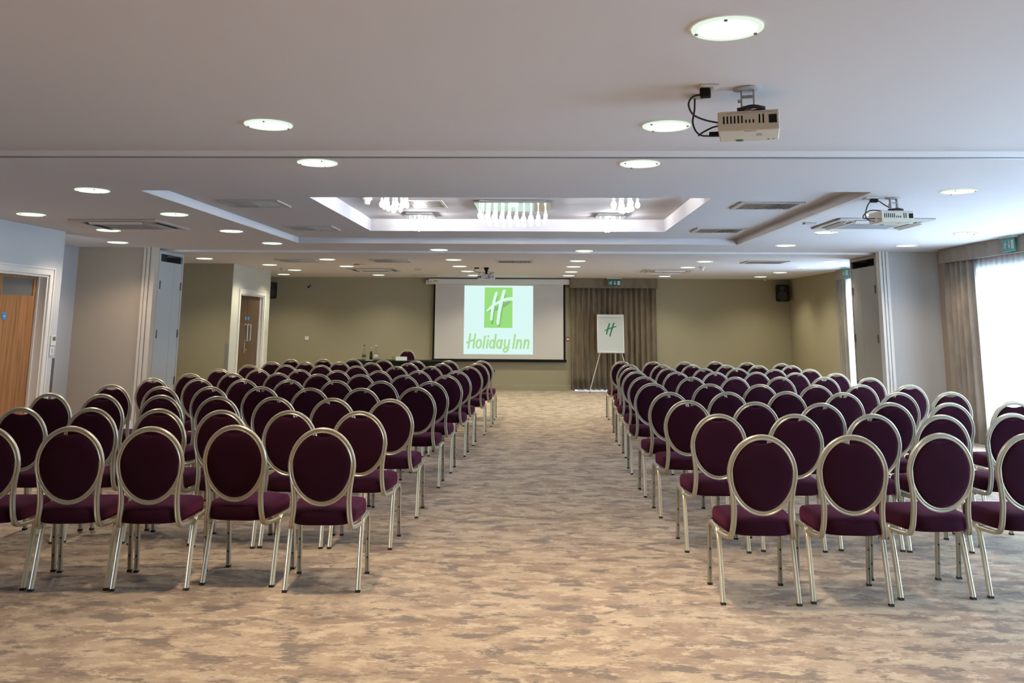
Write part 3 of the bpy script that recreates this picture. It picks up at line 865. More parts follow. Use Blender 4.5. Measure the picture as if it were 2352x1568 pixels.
# chandeliers in the coffer
def drop(mb, x, y, ztop, ln, r, kind):
    z0 = ztop-ln
    mb.lathe([(0.0, 0.0), (r*0.6, 0.006), (r, 0.026), (r*0.95, 0.045), (r*0.5, 0.068), (r*0.3, 0.074), (r*0.55, 0.086), (r*0.3, 0.096), (0.005, 0.102), (0.005, ln), (0.0, ln)], 8, (x, y, z0))
def chandelier(label, x, y, w, d, drops, lens, seed):
    rnd = random.Random(seed)
    t = thing('chandelier', label, 'chandelier', (x, y, ZI))
    MB().box(-w/2*0.86, w/2*0.86, -d/2*0.86, d/2*0.86, -0.022, 0).build('ceiling_rose', M['plastic'], t)
    MB().box(-w/2, w/2, -d/2, d/2, -0.036, -0.022).build('mirror_plate', M['chrome'], t, bevel=0.002)
    for (px, py), ln in zip(drops, lens):
        mb = MB(); drop(mb, 0, 0, 0, ln, rnd.uniform(0.022, 0.031), 0)
        mb.build('crystal_drop', M['crystal'], t, smooth='all', loc=(px, py, -0.036))
    d_ = bpy.data.lights.new('chandelier_glow', 'POINT'); d_.energy = 26*(w/0.36); d_.color = (1, 0.97, 0.98); d_.shadow_soft_size = 0.05
    l = bpy.data.objects.new('chandelier_glow', d_); COL.objects.link(l); l.parent = t; l.location = (0, 0, -0.10)
    return t
rnd = random.Random(4)
big = [(-0.35+0.078*i, yy+0.02*math.sin(i*2.3+k)) for k, yy in enumerate((-0.30, 0.0, 0.29)) for i in range(10)]
chandelier('wide chandelier of clear crystal drops at the coffer centre', -0.275, 9.50, 0.82, 0.72, big, [0.155+0.035*math.cos(p[0]*3.6)+rnd.uniform(-0.01, 0.01) for p in big], 1)
sm = [(0.12*math.cos(a)*r, 0.12*math.sin(a)*r) for r, k in ((1.05, 8), (0.5, 4)) for a in [2*PI*q/k+0.3 for q in range(k)]]
for lab, x, y in (('small square crystal chandelier near the smoke alarm, nearer row', -1.43, 8.56), ('small square crystal chandelier behind the access hatch, farther row', -1.425, 10.42),
                  ('small square crystal chandelier on the window side, farther row', 0.865, 10.45), ('small square crystal chandelier on the window side, nearer row', 0.865, 8.58)):
    chandelier(lab, x, y, 0.36, 0.36, sm, [0.135+(0.035 if i > 7 else 0.0)+rnd.uniform(-0.012, 0.012) for i in range(12)], hash(x) % 100)

# ------------------------------------------------------------------ ceiling vents, cassettes and small fittings
def vent(label, x, y, z, w, d, fins, mm='vent'):
    t = thing('ceiling_vent', label, 'air vent', (x, y, z), 0, 'ceiling air vents')
    f = 0.045
    mb = MB()
    for q in ((-w/2, w/2, -d/2, -d/2+f), (-w/2, w/2, d/2-f, d/2), (-w/2, -w/2+f, -d/2+f, d/2-f), (w/2-f, w/2, -d/2+f, d/2-f)):
        mb.box(*q, -0.016, 0)
    mb.build('frame', M[mm], t)
    MB().box(-w/2+f, w/2-f, -d/2+f, d/2-f, -0.002, 0).build('duct', M['openingdark'], t)
    sp = (w-2*f)/fins
    for i in range(fins):
        px = -w/2+f+sp*(i+0.5); s = 1 if i < fins/2 else -1
        MB().prism([(px-0.002*s, -d/2+f, -0.003), (px+0.004*s, -d/2+f, -0.016), (px+0.008*s, -d/2+f, -0.015), (px+0.002*s, -d/2+f, -0.002)], (0, d-2*f, 0)).build('fin', M[mm], t)
    return t
vent('slatted vent beside the coffer, oak-door side, nearer one', -2.765, 8.33, ZC, 0.60, 0.48, 16)
vent('slatted vent beside the coffer, oak-door side, farther one', -2.77, 10.55, ZC, 0.60, 0.50, 16)
vent('slatted vent beside the coffer, window side, nearer one', 2.20, 8.38, ZC, 0.60, 0.48, 16)
vent('slatted vent beside the coffer, window side, farther one', 2.20, 10.65, ZC, 0.60, 0.50, 16)
vent('slatted vent in the far bay, nearest the white cupboard', -4.10, 14.83, Z3, 0.68, 0.62, 16)
vent('slatted vent in the far bay, third from the grey cupboard', -2.49, 14.75, Z3, 0.66, 0.62, 16)
vent('slatted vent tinted by the projector light, in the far bay', -0.40, 14.80, Z3, 0.64, 0.50, 16)
vent('slatted vent in the far bay, nearest the grey cupboard', 3.78, 14.70, Z3, 0.70, 0.55, 16)
def cassette(label, x, y, z, w=0.95):
    t = thing('ceiling_cassette', label, 'air conditioner', (x, y, z), 0, 'air-conditioning cassettes')
    h = w/2
    MB().prism([(-h, -h, 0), (h, -h, 0), (h, h, 0), (-h, h, 0)], (0, 0, -0.018)).build('panel', M['vent'], t, bevel=0.006)
    MB().prism([(-0.30, -0.30, -0.018), (0.30, -0.30, -0.018), (0.30, 0.30, -0.018), (-0.30, 0.30, -0.018)], (0, 0, -0.012)).build('intake_grille', M['vent'], t, bevel=0.004)
    gr = MB()
    for i in range(14): gr.box(-0.26, 0.26, -0.265+0.04*i, -0.255+0.04*i, -0.0325, -0.030)
    gr.build('grille_bars', M['greyplastic'], t)
    for dx, dy, lx, ly in ((0, -0.385, 0.29, 0.035), (0, 0.385, 0.29, 0.035), (-0.385, 0, 0.035, 0.29), (0.385, 0, 0.035, 0.29)):
        MB().box(dx-lx, dx+lx, dy-ly, dy+ly, -0.020, -0.0175).build('outlet_slot', M['openingdark'], t)
        if lx > ly: fl_ = MB().prism([(dx-lx, dy-0.02, -0.022), (dx-lx, dy+0.03, -0.046), (dx-lx, dy+0.034, -0.043), (dx-lx, dy-0.016, -0.019)], (2*lx, 0, 0))
        else: fl_ = MB().prism([(dx-0.02, dy-ly, -0.022), (dx+0.03, dy-ly, -0.046), (dx+0.034, dy-ly, -0.043), (dx-0.016, dy-ly, -0.019)], (0, 2*ly, 0))
        fl_.build('louvre', M['plastic'], t)
    return t
cassette('square air cassette in the middle bay by the oak-door wall', -4.53, 9.55, Z2)
cassette('square air cassette in the middle bay, below-behind the second projector', 3.50, 9.24, Z2)
cassette('square air cassette in the far bay, oak-door half', -3.26, 17.36, Z3)
cassette('square air cassette in the far bay, window half', 2.54, 17.30, Z3)
def detector(name, label, x, y, z, r=0.055, h=0.05, m='plastic'):
    t = thing(name, label, 'detector', (x, y, z))
    MB().lathe([(0.0, 0.0), (r, 0.0), (r, -h*0.35), (r*0.85, -h*0.4), (0.0, -h*0.4)], 18).build('base', M[m], t, smooth=True)
    MB().lathe([(r*0.8, -h*0.4), (r*0.62, -h*0.55), (r*0.6, -h*0.9), (r*0.45, -h), (0.0, -h)], 18).build('sensor_head', M[m], t, smooth=True)
    return t
detector('smoke_alarm', 'white smoke alarm inside the coffer beside a small chandelier', -1.80, 9.02, ZI, 0.055, 0.075)
detector('smoke_alarm', 'smoke alarm in the far bay near the dark door', -4.96, 16.85, Z3, 0.055, 0.07, 'vent')
detector('smoke_alarm', 'smoke alarm in the far bay on the window half', 2.98, 15.99, Z3, 0.055, 0.08)
detector('dome_camera', 'small dome detector at the ceiling before the black corner speaker', 5.11, 19.9, Z3, 0.05, 0.06, 'vent')
tag(MB().box(2.80, 2.92, 9.18, 9.26, Z2-0.018, Z2).build('ceiling_sensor', M['vent'], bevel=0.004), 'thin pale sensor strip on the ceiling beside the coffer, window side', 'sensor')
tag(MB().box(-2.41, -2.29, 17.0, 17.12, Z3-0.03, Z3).build('ceiling_box', M['vent'], bevel=0.004), 'small pale box on the far ceiling beside the cassette', 'box')
t = thing('track_plate', 'dark thin strip with a pale plate on the far ceiling before the cassette', 'plate', (-3.24, 15.72, Z3))
MB().box(-0.09, 0.0, -0.03, 0.03, -0.014, 0).build('strip', M['darkmetal'], t); MB().box(0.0, 0.11, -0.035, 0.035, -0.008, 0).build('cover', M['vent'], t)
def hatch(label, x0, x1, y0, y1, z):
    t = thing('access_hatch', label, 'hatch', ((x0+x1)/2, (y0+y1)/2, z))
    w, d = (x1-x0)/2, (y1-y0)/2
    mb = MB()
    for q in ((-w, w, -d, -d+0.03), (-w, w, d-0.03, d), (-w, -w+0.03, -d+0.03, d-0.03), (w-0.03, w, -d+0.03, d-0.03)): mb.box(*q, -0.010, 0)
    mb.build('frame', M['gloss'], t)
    MB().box(-w+0.034, w-0.034, -d+0.034, d-0.034, -0.006, 0).build('panel', M['vent'], t)
hatch('square access hatch in the coffer behind a small chandelier', -1.40, -1.03, 9.20, 9.78, ZI)
hatch('flat access hatch in the far ceiling near the screen housing', -2.83, -2.20, 19.1, 19.62, Z3)

# ------------------------------------------------------------------ exit signs
def exit_sign(label, loc, rz, w, h, m, drop_):
    t = thing('exit_sign', label, 'sign', loc, rz)       # origin at the ceiling, face towards local -y
    MB().box(-w*0.55, w*0.55, -0.04, 0.04, -0.02, 0).build('ceiling_bracket', M['plastic'], t, bevel=0.003)
    z1, z0 = -drop_, -drop_-h
    p = MB().box(-w/2, w/2, -0.006, 0.006, z0, -0.02).build('panel', M[m], t, bevel=0.002)
    def pt(u, v): return (-w/2+u*w, -0.0075, z0+v*h)
    def poly(pts, name):
        MB().prism([pt(*q) for q in pts], (0, -0.001, 0)).build(name, M['plastic'], p)
    poly([(0.74, 0.16), (0.94, 0.16), (0.94, 0.86), (0.74, 0.86)], 'door_symbol')
    poly([(0.53, 0.86), (0.59, 0.86), (0.59, 0.45), (0.66, 0.45), (0.56, 0.16), (0.46, 0.45), (0.53, 0.45)], 'arrow')
    fn = lambda q: Vector(pt(q.x, q.y))+Vector((0, -0.001, 0))
    man = MB()
    for st, wd in (([(0.27, 0.66), (0.22, 0.42)], 0.085), ([(0.22, 0.42), (0.14, 0.30), (0.06, 0.30)], 0.05), ([(0.22, 0.42), (0.30, 0.30), (0.28, 0.15)], 0.05), ([(0.26, 0.62), (0.34, 0.52), (0.40, 0.58)], 0.04), ([(0.26, 0.62), (0.16, 0.62), (0.12, 0.5)], 0.04)):
        man.ribbon([Vector(q) for q in st], wd, fn)
    man.prism([pt(0.31+0.035*math.cos(a), 0.79+0.07*math.sin(a)) for a in [2*PI*k/10 for k in range(10)]], (0, -0.001, 0))
    man.build('running_man', M['plastic'], p)
    return t
exit_sign('green running-man exit sign over the brown curtains behind the easel', (1.744, 20.2, Z3), 0.0, 0.31, 0.13, 'signgreen', 0.05)
exit_sign('aqua exit sign before the long pelmet of the near window', (5.62, 10.55, Z2), -PI/2, 0.27, 0.15, 'signaqua', 0.03)
exit_sign('aqua exit sign before the short pelmet beside the grey cupboard', (5.57, 16.03, Z3), -PI/2, 0.30, 0.13, 'signaqua', 0.04)

# ------------------------------------------------------------------ projection screen
t = thing('projection_screen', 'large pull-down projection screen showing a hotel logo, on the far wall', 'projection screen', (-0.905, 20.45, 0))
sx = -0.905; sy = 20.45
def L3(x0, x1, y0, y1, z0, z1): return (x0-sx, x1-sx, y0-sy, y1-sy, z0, z1)
hs = MB().box(*L3(-2.553, 0.727, 20.36, 20.49, 2.405, 2.528)).build('housing', M['plastic'], t, bevel=0.006)
MB().box(*L3(-2.62, -2.553, 20.40, 20.50, 2.40, 2.50)).build('end_bracket', M['plastic'], hs)
MB().box(*L3(-2.44, -2.34, 20.3585, 20.3605, 2.455, 2.49)).build('warning_label', M['yellow'], hs)
MB().box(*L3(-2.535, -2.48, 20.3585, 20.3605, 2.445, 2.465)).build('maker_label', M['greyplastic'], hs)
MB().box(*L3(-2.398, 0.584, 20.449, 20.452, 0.70, 2.405)).build('fabric', M['screen'], t)
for a, b in ((-2.440, -2.398), (0.584, 0.632)):
    MB().box(*L3(a, b, 20.448, 20.452, 0.70, 2.405)).build('black_border', M['black'], t)
MB().box(*L3(-2.45, 0.655, 20.435, 20.465, 0.636, 0.70)).build('weight_bar', M['black'], t, bevel=0.006)
pi = MB().box(*L3(-1.72, -0.117, 20.4475, 20.449, 0.807, 2.378)).build('projected_image', M['proj_bg'], t)
def im(q, lift):
    return Vector((-1.72+(q.x-140)/1302*1.603-sx, 20.4475-lift-sy, 2.378-(q.y-129)/1308*1.571))
f1 = lambda q: im(q, 0.0012); f2 = lambda q: im(q, 0.0018); f3 = lambda q: im(q, 0.0024); f0 = lambda q: im(q, 0.0006)
V2 = lambda *p: [Vector(q) for q in p]
MB().add([f0(Vector(q)) for q in ((527, 165), (1053, 165), (1053, 937), (520, 937))], [(0, 1, 2, 3)]).build('logo_square', M['proj_green'], pi)
sh = MB()
sh.ribbon(V2((762, 330), (735, 450), (700, 600), (672, 850)), [30, 40, 45, 45], f1)
sh.ribbon(V2((915, 300), (880, 420), (835, 640), (797, 912)), [30, 40, 55, 52], f1, cap=False)
sh.ribbon(V2((600, 622), (700, 590), (790, 560), (880, 510), (1000, 445)), [15, 50, 70, 80, 40], f1)
sh.build('logo_shadow', M['proj_shadow'], pi)
mk = MB()
mk.ribbon(V2((748, 270), (715, 390), (676, 580), (656, 778)), [50, 55, 52, 44], f2)
mk.ribbon(V2((893, 232), (850, 400), (803, 640), (780, 855)), [56, 62, 60, 54], f2)
mk.ribbon(V2((585, 605), (680, 515), (800, 445), (920, 395), (1053, 380)), [34, 46, 50, 54, 66], f3, cap=False)
mk.ribbon(V2((572, 620), (590, 598)), [16, 30], f3)
mk.build('logo_mark', M['proj_mark'], pi)
tx = MB(); W_ = 35
def oval(cx, cy, rx, ry, slant=0.12):
    pts = [Vector((cx+rx*math.sin(a)-slant*ry*-math.cos(a)*1.0, cy-ry*math.cos(a))) for a in [2*PI*k/16 for k in range(17)]]
    tx.ribbon(pts, W_, f1, cap=False)
for st in (((264, 1060), (230, 1318)), ((357, 1060), (322, 1318)), ((208, 1222), (240, 1196), (345, 1165)), ((540, 1100), (510, 1318)),
           ((598, 1165), (576, 1318)), ((744, 1068), (714, 1318)), ((862, 1168), (838, 1318)),
           ((918, 1168), (908, 1255), (925, 1308), (965, 1300)), ((1000, 1168), (975, 1330), (950, 1378), (908, 1388), (888, 1352), (918, 1325), (970, 1318)),
           ((1105, 1062), (1070, 1318)), ((1150, 1165), (1130, 1318)), ((1140, 1255), (1165, 1190), (1200, 1165), (1220, 1195), (1207, 1318)),
           ((1290, 1165), (1268, 1318)), ((1278, 1255), (1305, 1188), (1340, 1165), (1360, 1198), (1346, 1318))):
    tx.ribbon(V2(*st), W_, f1)
oval(425, 1243, 45, 76); oval(673, 1243, 38, 74); oval(805, 1243, 37, 74)
tx.ribbon(V2((605, 1090), (602, 1108)), W_*0.95, f1)
tx.build('lettering', M['proj_text'], pi)

# ------------------------------------------------------------------ flip chart easel
ex, ey = 1.64, 20.05
t = thing('flip_chart_easel', 'white flip chart easel with a green logo before the brown curtains', 'flip chart', (ex, ey, 0))
bw, bz0, bz1 = 0.305, 0.865, 1.725
tilt = lambda z: 0.10*(z-0.865)          # the board leans back
def bp(u, v, lift=0.0):                  # u across, v up the board
    z = bz0+(bz1-bz0)*v
    return Vector((-bw+2*bw*u, tilt(z)-0.02-lift, z))
bd = MB().prism([bp(0, 0), bp(1, 0), bp(1, 1), bp(0, 1)], (0, 0.02, 0)).build('board', M['plastic'], t, bevel=0.004)
MB().prism([bp(0.035, 0.075, 0.001), bp(0.965, 0.075, 0.001), bp(0.965, 0.94, 0.001), bp(0.035, 0.94, 0.001)], (0, -0.004, 0)).build('paper_pad', M['paper'], t)
MB().prism([bp(0.02, 0.935, 0.005), bp(0.98, 0.935, 0.005), bp(0.98, 0.975, 0.005), bp(0.02, 0.975, 0.005)], (0, -0.012, 0)).build('clamp_bar', M['plastic'], t)
MB().prism([bp(0.02, 0.02, 0.002), bp(0.98, 0.02, 0.002), bp(0.98, 0.07, 0.002), bp(0.02, 0.07, 0.002)], (0, -0.035, 0)).build('pen_tray', M['plastic'], t)
fe = lambda q: bp((q.x-220)/450.0, 1-(q.y-150)/650.0, 0.0065)
g = MB()
g.ribbon(V2((430, 308), (400, 390), (376, 482)), [24, 26, 20], fe); g.ribbon(V2((503, 295), (465, 400), (434, 512)), [24, 26, 22], fe); g.ribbon(V2((348, 424), (430, 385), (538, 352)), [12, 20, 16], fe)
g.build('logo', M['inkgreen'], t)
MB().ribbon(V2((365, 270), (410, 267)), 4, fe).build('handwriting', M['greyplastic'], t)
for a, b, r in (((-0.235, 0.0, 0.90), (-0.485, -0.005, 0.012), 0.010), ((0.235, 0.0, 0.90), (0.47, -0.005, 0.012), 0.010), ((0.10, 0.06, 0.95), (0.13, 0.17, 0.012), 0.010)):
    l = MB().tube([a, b], r, 8).build('leg', M['plastic'], t, smooth=True)
    MB().lathe([(0.0, 0.0), (0.014, 0.0), (0.014, 0.02), (0.0, 0.02)], 8, (b[0], b[1], 0.0)).build('foot', M['rubber'], l)

# ------------------------------------------------------------------ draped table and what stands on it
TX0, TX1, TY0, TY1, TZ = -3.84, -1.93, 18.12, 18.80, 0.74
t = thing('draped_table', 'long table under a floor-length black cloth before the screen', 'table', ((TX0+TX1)/2, (TY0+TY1)/2, 0))
cx, cy = (TX0+TX1)/2, (TY0+TY1)/2
hw, hd = (TX1-TX0)/2, (TY1-TY0)/2
outl = []
for (qx, qy, a0) in ((hw-0.05, hd-0.05, 0), (-hw+0.05, hd-0.05, PI/2), (-hw+0.05, -hd+0.05, PI), (hw-0.05, -hd+0.05, 1.5*PI)):
    outl += [(qx+0.05*math.cos(a0+k*PI/8), qy+0.05*math.sin(a0+k*PI/8)) for k in range(5)]
fine = []
for i in range(len(outl)):
    p, q = Vector(outl[i]), Vector(outl[(i+1) % len(outl)])
    m_ = max(1, int((q-p).length/0.045))
    fine += [p+(q-p)*k/m_ for k in range(m_)]
n = len(fine); vs = []; fs = []
for lv, (z, am) in enumerate(((TZ, 0.0), (TZ-0.012, 0.004), (0.5, 0.010), (0.25, 0.016), (0.006, 0.022))):
    for i, p in enumerate(fine):
        d = p.normalized(); w = am*(1+math.sin(i*0.9))+(0.004 if lv else -0.006)
        vs.append((p.x+d.x*w, p.y+d.y*w, z))
for lv in range(4):
    for i in range(n):
        j = (i+1) % n; fs.append((lv*n+i, lv*n+j, (lv+1)*n+j, (lv+1)*n+i))
fs.append(tuple(range(n)))
MB().add(vs, fs).build('tablecloth', M['cloth'], t, smooth=True)
def bottle(label, x, y, h, r, full, cap, lab_m):
    t = thing('bottle', label, 'bottle', (x, y, TZ))
    g = [(0.0, 0.0), (r*0.9, 0.0), (r, 0.008), (r, h*0.40), (r*0.82, h*0.58), (r*0.45, h*0.82), (r*0.36, h*0.94), (r*0.36, h*0.965), (0.0, h*0.965)]
    MB().lathe(g, 14).build('glass', M['bottleglass'], t, smooth=True)
    if full: MB().lathe([(0.0, 0.004), (r*0.95, 0.004), (r*0.95, h*0.40), (r*0.76, h*0.56), (r*0.55, h*0.68), (0.0, h*0.68)], 14).build('drink', M['cola'], t, smooth=True)
    if lab_m: MB().lathe([(r*1.02, h*0.19), (r*1.02, h*0.36)], 14).build('paper_label', M[lab_m], t, smooth=True)
    MB().lathe([(0.0, h), (r*0.42, h), (r*0.42, h*0.945), (0.0, h*0.945)], 10).build('cap', M[cap], t, smooth=True)
bottle('tall clear water bottle with dark label and dark cap on black table', -3.63, 18.46, 0.31, 0.042, False, 'black', 'ink')
bottle('short dark cola bottle with a white cap between two water bottles', -3.50, 18.55, 0.26, 0.034, True, 'plastic', None)
bottle('tall clear water bottle with pale label and white cap on black table', -3.385, 18.46, 0.305, 0.042, False, 'plastic', 'paper')
tag(MB().box(-3.575, -3.43, 18.30, 18.44, TZ+0.0005, TZ+0.006).build('paper_coaster', M['paper']), 'flat white paper on the black table before the cola bottle', 'paper')
t = thing('water_glass', 'empty clear tumbler on the black table beside the name card', 'glass', (-3.025, 18.5, TZ))
MB().lathe([(0.0, 0.006), (0.027, 0.006), (0.031, 0.085), (0.033, 0.085), (0.029, 0.0), (0.0, 0.0)], 14).build('tumbler', M['bottleglass'], t, smooth=True)
t = thing('name_card', 'white folded name card standing on the black table', 'card', (-2.835, 18.40, TZ))
MB().prism([(-0.115, -0.035, 0.0), (-0.115, -0.003, 0.078), (-0.115, 0.0, 0.078), (-0.115, -0.032, 0.0)], (0.23, 0, 0)).build('front_leaf', M['paper'], t)
MB().prism([(-0.115, 0.035, 0.0), (-0.115, 0.003, 0.078), (-0.115, 0.0, 0.078), (-0.115, 0.032, 0.0)], (0.23, 0, 0)).build('rear_leaf', M['paper'], t)

# ------------------------------------------------------------------ loudspeakers
def speaker(label, x, y, z, rz):
    t = thing('loudspeaker', label, 'loudspeaker', (x, y, z), rz)
    mb = MB().prism([(-0.125, -0.11, -0.19), (0.125, -0.11, -0.19), (0.145, -0.11, -0.16), (0.145, -0.11, 0.16), (0.125, -0.11, 0.19), (-0.125, -0.11, 0.19), (-0.145, -0.11, 0.16), (-0.145, -0.11, -0.16)], (0, 0.22, 0))
    mb.build('cabinet', M['black'], t, bevel=0.012)
    MB().lathe([(0.0, 0.012), (0.07, 0.004), (0.095, -0.012), (0.11, -0.006), (0.115, 0.0)], 24, (0, -0.112, -0.06), 'y').build('woofer', M['rubber'], t, smooth=True)
    MB().lathe([(0.0, 0.01), (0.025, -0.004), (0.05, -0.010), (0.055, 0.0)], 20, (0, -0.112, 0.10), 'y').build('tweeter', M['rubber'], t, smooth=True)
    MB().box(-0.04, 0.04, 0.11, 0.17, -0.05, 0.05).build('wall_bracket', M['black'], t)
speaker('black wall loudspeaker in the far corner by the window wall', 5.61, 20.33, 2.235, -0.35)
speaker('black wall loudspeaker mostly hidden behind the dark-door wall', -6.25, 20.33, 2.235, 0.35)

# ------------------------------------------------------------------ projectors
def cable(name, pts, r, par, k=8): return MB().tube(smooth2([Vector(p) for p in pts], k), r, 6, (0.3, 0.5, 0.8)).build(name, M['cable'], par, smooth='all')
def projector(label, body, rz, ceil, by=0.0, coil=True):
    t = thing('projector', label, 'projector', (body[0], body[1], body[2]), rz)
    w, d, h = 0.14, 0.125, 0.048
    case = MB().box(-w, w, -d, d, -h, h).build('case', M['projector'], t, bevel=0.006)
    for i in range(6): MB().box(-0.115+0.0165*i, -0.108+0.0165*i, -d-0.0012, -d+0.001, -0.012, 0.024).build('vent_slot', M['black'], case)
    for i in range(3): MB().box(-0.014+0.0165*i, -0.007+0.0165*i, -d-0.0012, -d+0.001, -0.012, 0.004).build('vent_slot', M['black'], case)
    for i in range(2): MB().box(0.047+0.017*i, 0.054+0.017*i, -d-0.0012, -d+0.001, -0.015, 0.028).build('vent_slot', M['black'], case)
    MB().box(-0.10, 0.11, -d-0.001, -d+0.001, 0.036, 0.038).build('seam', M['greyplastic'], case)
    MB().box(0.092, 0.128, -d-0.0015, -d+0.001, -0.016, 0.024).build('sensor_window', M['black'], case)
    MB().box(-0.02, 0.035, -0.118, -0.105, -h-0.001, -h+0.001).build('rating_label', M['greyplastic'], case)
    MB().box(0.035, 0.06, -0.045, 0.0, -h-0.001, -h+0.001).build('badge', M['greyplastic'], case)
    MB().lathe([(0.0, 0.0), (0.018, 0.0), (0.018, -0.004), (0.0, -0.004)], 12, (-0.045, 0.09, -h)).build('foot', M['inkgreen'], case)
    for q in (0.09, 0.115): MB().lathe([(0.0, 0.0), (0.004, 0.0), (0.004, -0.002), (0.0, -0.002)], 8, (q, 0.09, -h)).build('screw', M['black'], case)
    MB().lathe([(0.0, 0.012), (0.026, 0.006), (0.034, 0.0), (0.034, -0.004)], 16, (-0.06, d, 0.0), 'y').build('lens', M['black'], case, smooth=True)
    top = ceil-body[2]
    br = MB()
    br.lathe([(0.0, top), (0.064, top), (0.064, top-0.006), (0.05, top-0.010), (0.0, top-0.010)], 20)
    for s in (-1, 1):
        br.box(s*0.028-0.004, s*0.028+0.004, -0.016, 0.016, h+0.022, top-0.008)
    br.box(-0.028, 0.028, -0.016, 0.016, top-0.045, top-0.036); br.box(-0.032, 0.032, -0.018, 0.018, h+0.016, h+0.024); br.box(-0.016, 0.016, -0.012, 0.012, h, h+0.018)
    br.lathe([(0.0, -0.045), (0.008, -0.045), (0.008, -0.028), (0.0, -0.028)], 8, (0, 0, top-0.06), 'x')
    br.v = [(x, y+by, z) for x, y, z in br.v]
    b = br.build('ceiling_bracket', M['bracket'], t)
    if coil:
        pts = []
        for i in range(60):
            a = i/60*2*PI*3.2
            pts.append((0.015+0.062*math.cos(a), by+0.032*math.sin(a), h+0.004+0.016*(i/60)+0.004*math.sin(i)))
        MB().tube(pts, 0.0045, 5, (0, 0, 1)).build('coiled_cable', M['cable'], t, smooth='all')
    return t
def socket(label, x, y, z, w=0.088):
    t = thing('ceiling_socket', label, 'socket', (x, y, z))
    MB().box(-w/2, w/2, -w/2, w/2, -0.010, 0).build('plate', M['plastic'], t, bevel=0.004)
    MB().box(-0.022, 0.022, -0.02, 0.02, -0.0125, -0.010).build('outlet', M['vent'], t)
    return t
p1 = projector('ivory projector hanging from the near ceiling on a white bracket', (1.012, 4.125, 2.470), math.radians(-14), Z1, -0.10)
socket('white ceiling socket with a black plug beside the near projector', 0.795, 3.985, Z1)
socket('white ceiling cable outlet behind the plug of the near projector', 0.785, 4.165, Z1, 0.085)
def W2L(o, pts):
    c, s = math.cos(-o.rotation_euler.z), math.sin(-o.rotation_euler.z); q = []
    for x, y, z in pts:
        dx, dy = x-o.location.x, y-o.location.y
        q.append((c*dx-s*dy, s*dx+c*dy, z-o.location.z))
    return q
cb = cable('power_cable', W2L(p1, [(0.76, 3.985, 2.588), (0.722, 3.985, 2.578), (0.705, 4.0, 2.545), (0.73, 4.03, 2.505), (0.79, 4.06, 2.485), (0.875, 4.10, 2.478)]), 0.0048, p1)
MB().box(-0.025, 0.025, -0.022, 0.022, -0.03, 0.012).build('plug', M['black'], cb, bevel=0.006, loc=W2L(p1, [(0.782, 3.985, 2.605)])[0])
cb = cable('signal_cable', W2L(p1, [(0.765, 4.165, 2.618), (0.762, 4.165, 2.56), (0.752, 4.165, 2.50), (0.765, 4.165, 2.455), (0.79, 4.16, 2.432), (0.825, 4.165, 2.430), (0.88, 4.165, 2.430)]), 0.0045, p1)
MB().box(-0.025, 0.025, -0.010, 0.010, -0.010, 0.010).build('connector', M['black'], cb, bevel=0.003, loc=W2L(p1, [(0.855, 4.165, 2.440)])[0])
cable('signal_cable', W2L(p1, [(0.775, 4.155, 2.428), (0.80, 4.155, 2.447), (0.845, 4.155, 2.470), (0.875, 4.16, 2.478)]), 0.0045, p1)
p2 = projector('smaller-looking ivory projector hanging in the middle bay by the windows', (2.99, 7.42, 2.425), math.radians(3), Z2, -0.06)
socket('dark-plugged ceiling socket beside the middle-bay projector', 2.80, 7.36, Z2, 0.10)
cb = cable('power_cable', W2L(p2, [(2.84, 7.36, 2.565), (2.88, 7.37, 2.558), (2.93, 7.40, 2.535), (2.985, 7.41, 2.505), (3.0, 7.42, 2.482)]), 0.005, p2)
MB().box(-0.03, 0.03, -0.022, 0.022, -0.02, 0.012).build('plug', M['black'], cb, bevel=0.006, loc=W2L(p2, [(2.83, 7.36, 2.568)])[0])
cable('signal_cable', W2L(p2, [(2.805, 7.36, 2.565), (2.775, 7.36, 2.52), (2.755, 7.36, 2.46), (2.757, 7.36, 2.42), (2.79, 7.37, 2.395), (2.835, 7.39, 2.392)]), 0.005, p2)
cable('signal_cable', W2L(p2, [(2.93, 7.40, 2.478), (2.86, 7.38, 2.483), (2.79, 7.36, 2.478), (2.735, 7.35, 2.44), (2.735, 7.36, 2.415), (2.78, 7.37, 2.412), (2.84, 7.39, 2.415)]), 0.005, p2)
# far projector: grey, on a dark funnel mount, its sockets towards the camera
t = thing('projector', 'grey projector on a black ceiling pole throwing the logo picture', 'projector', (-0.985, 16.6, 2.372))
case = MB().box(-0.165, 0.165, -0.12, 0.12, -0.045, 0.03).build('case', M['lightgrey'], t, bevel=0.006)
MB().box(-0.13, 0.13, -0.118, 0.11, 0.03, 0.055).build('top_cover', M['lightgrey'], case, bevel=0.005)
for a, b, c_, d_ in ((-0.12, -0.095, -0.01, 0.02), (0.045, 0.09, -0.004, 0.008), (0.12, 0.14, -0.004, 0.010), (-0.02, 0.02, -0.032, -0.024), (0.04, 0.065, -0.032, -0.024), (-0.15, -0.138, -0.02, 0.015)):
    MB().box(a, b, -0.1215, -0.119, c_, d_).build('port', M['black'], case)
MB().lathe([(0.0, 0.012), (0.028, 0.006), (0.036, 0.0), (0.036, -0.004)], 16, (0.05, 0.12, -0.005), 'y').build('lens', M['black'], case, smooth=True)
h = Z3-2.372
mt = MB().lathe([(0.0, h), (0.052, h), (0.05, h-0.006), (0.028, h-0.055), (0.022, h-0.065), (0.022, 0.075), (0.035, 0.072), (0.035, 0.064), (0.075, 0.062), (0.075, 0.054), (0.0, 0.054)], 18).build('ceiling_pole', M['black'], t, smooth=True)
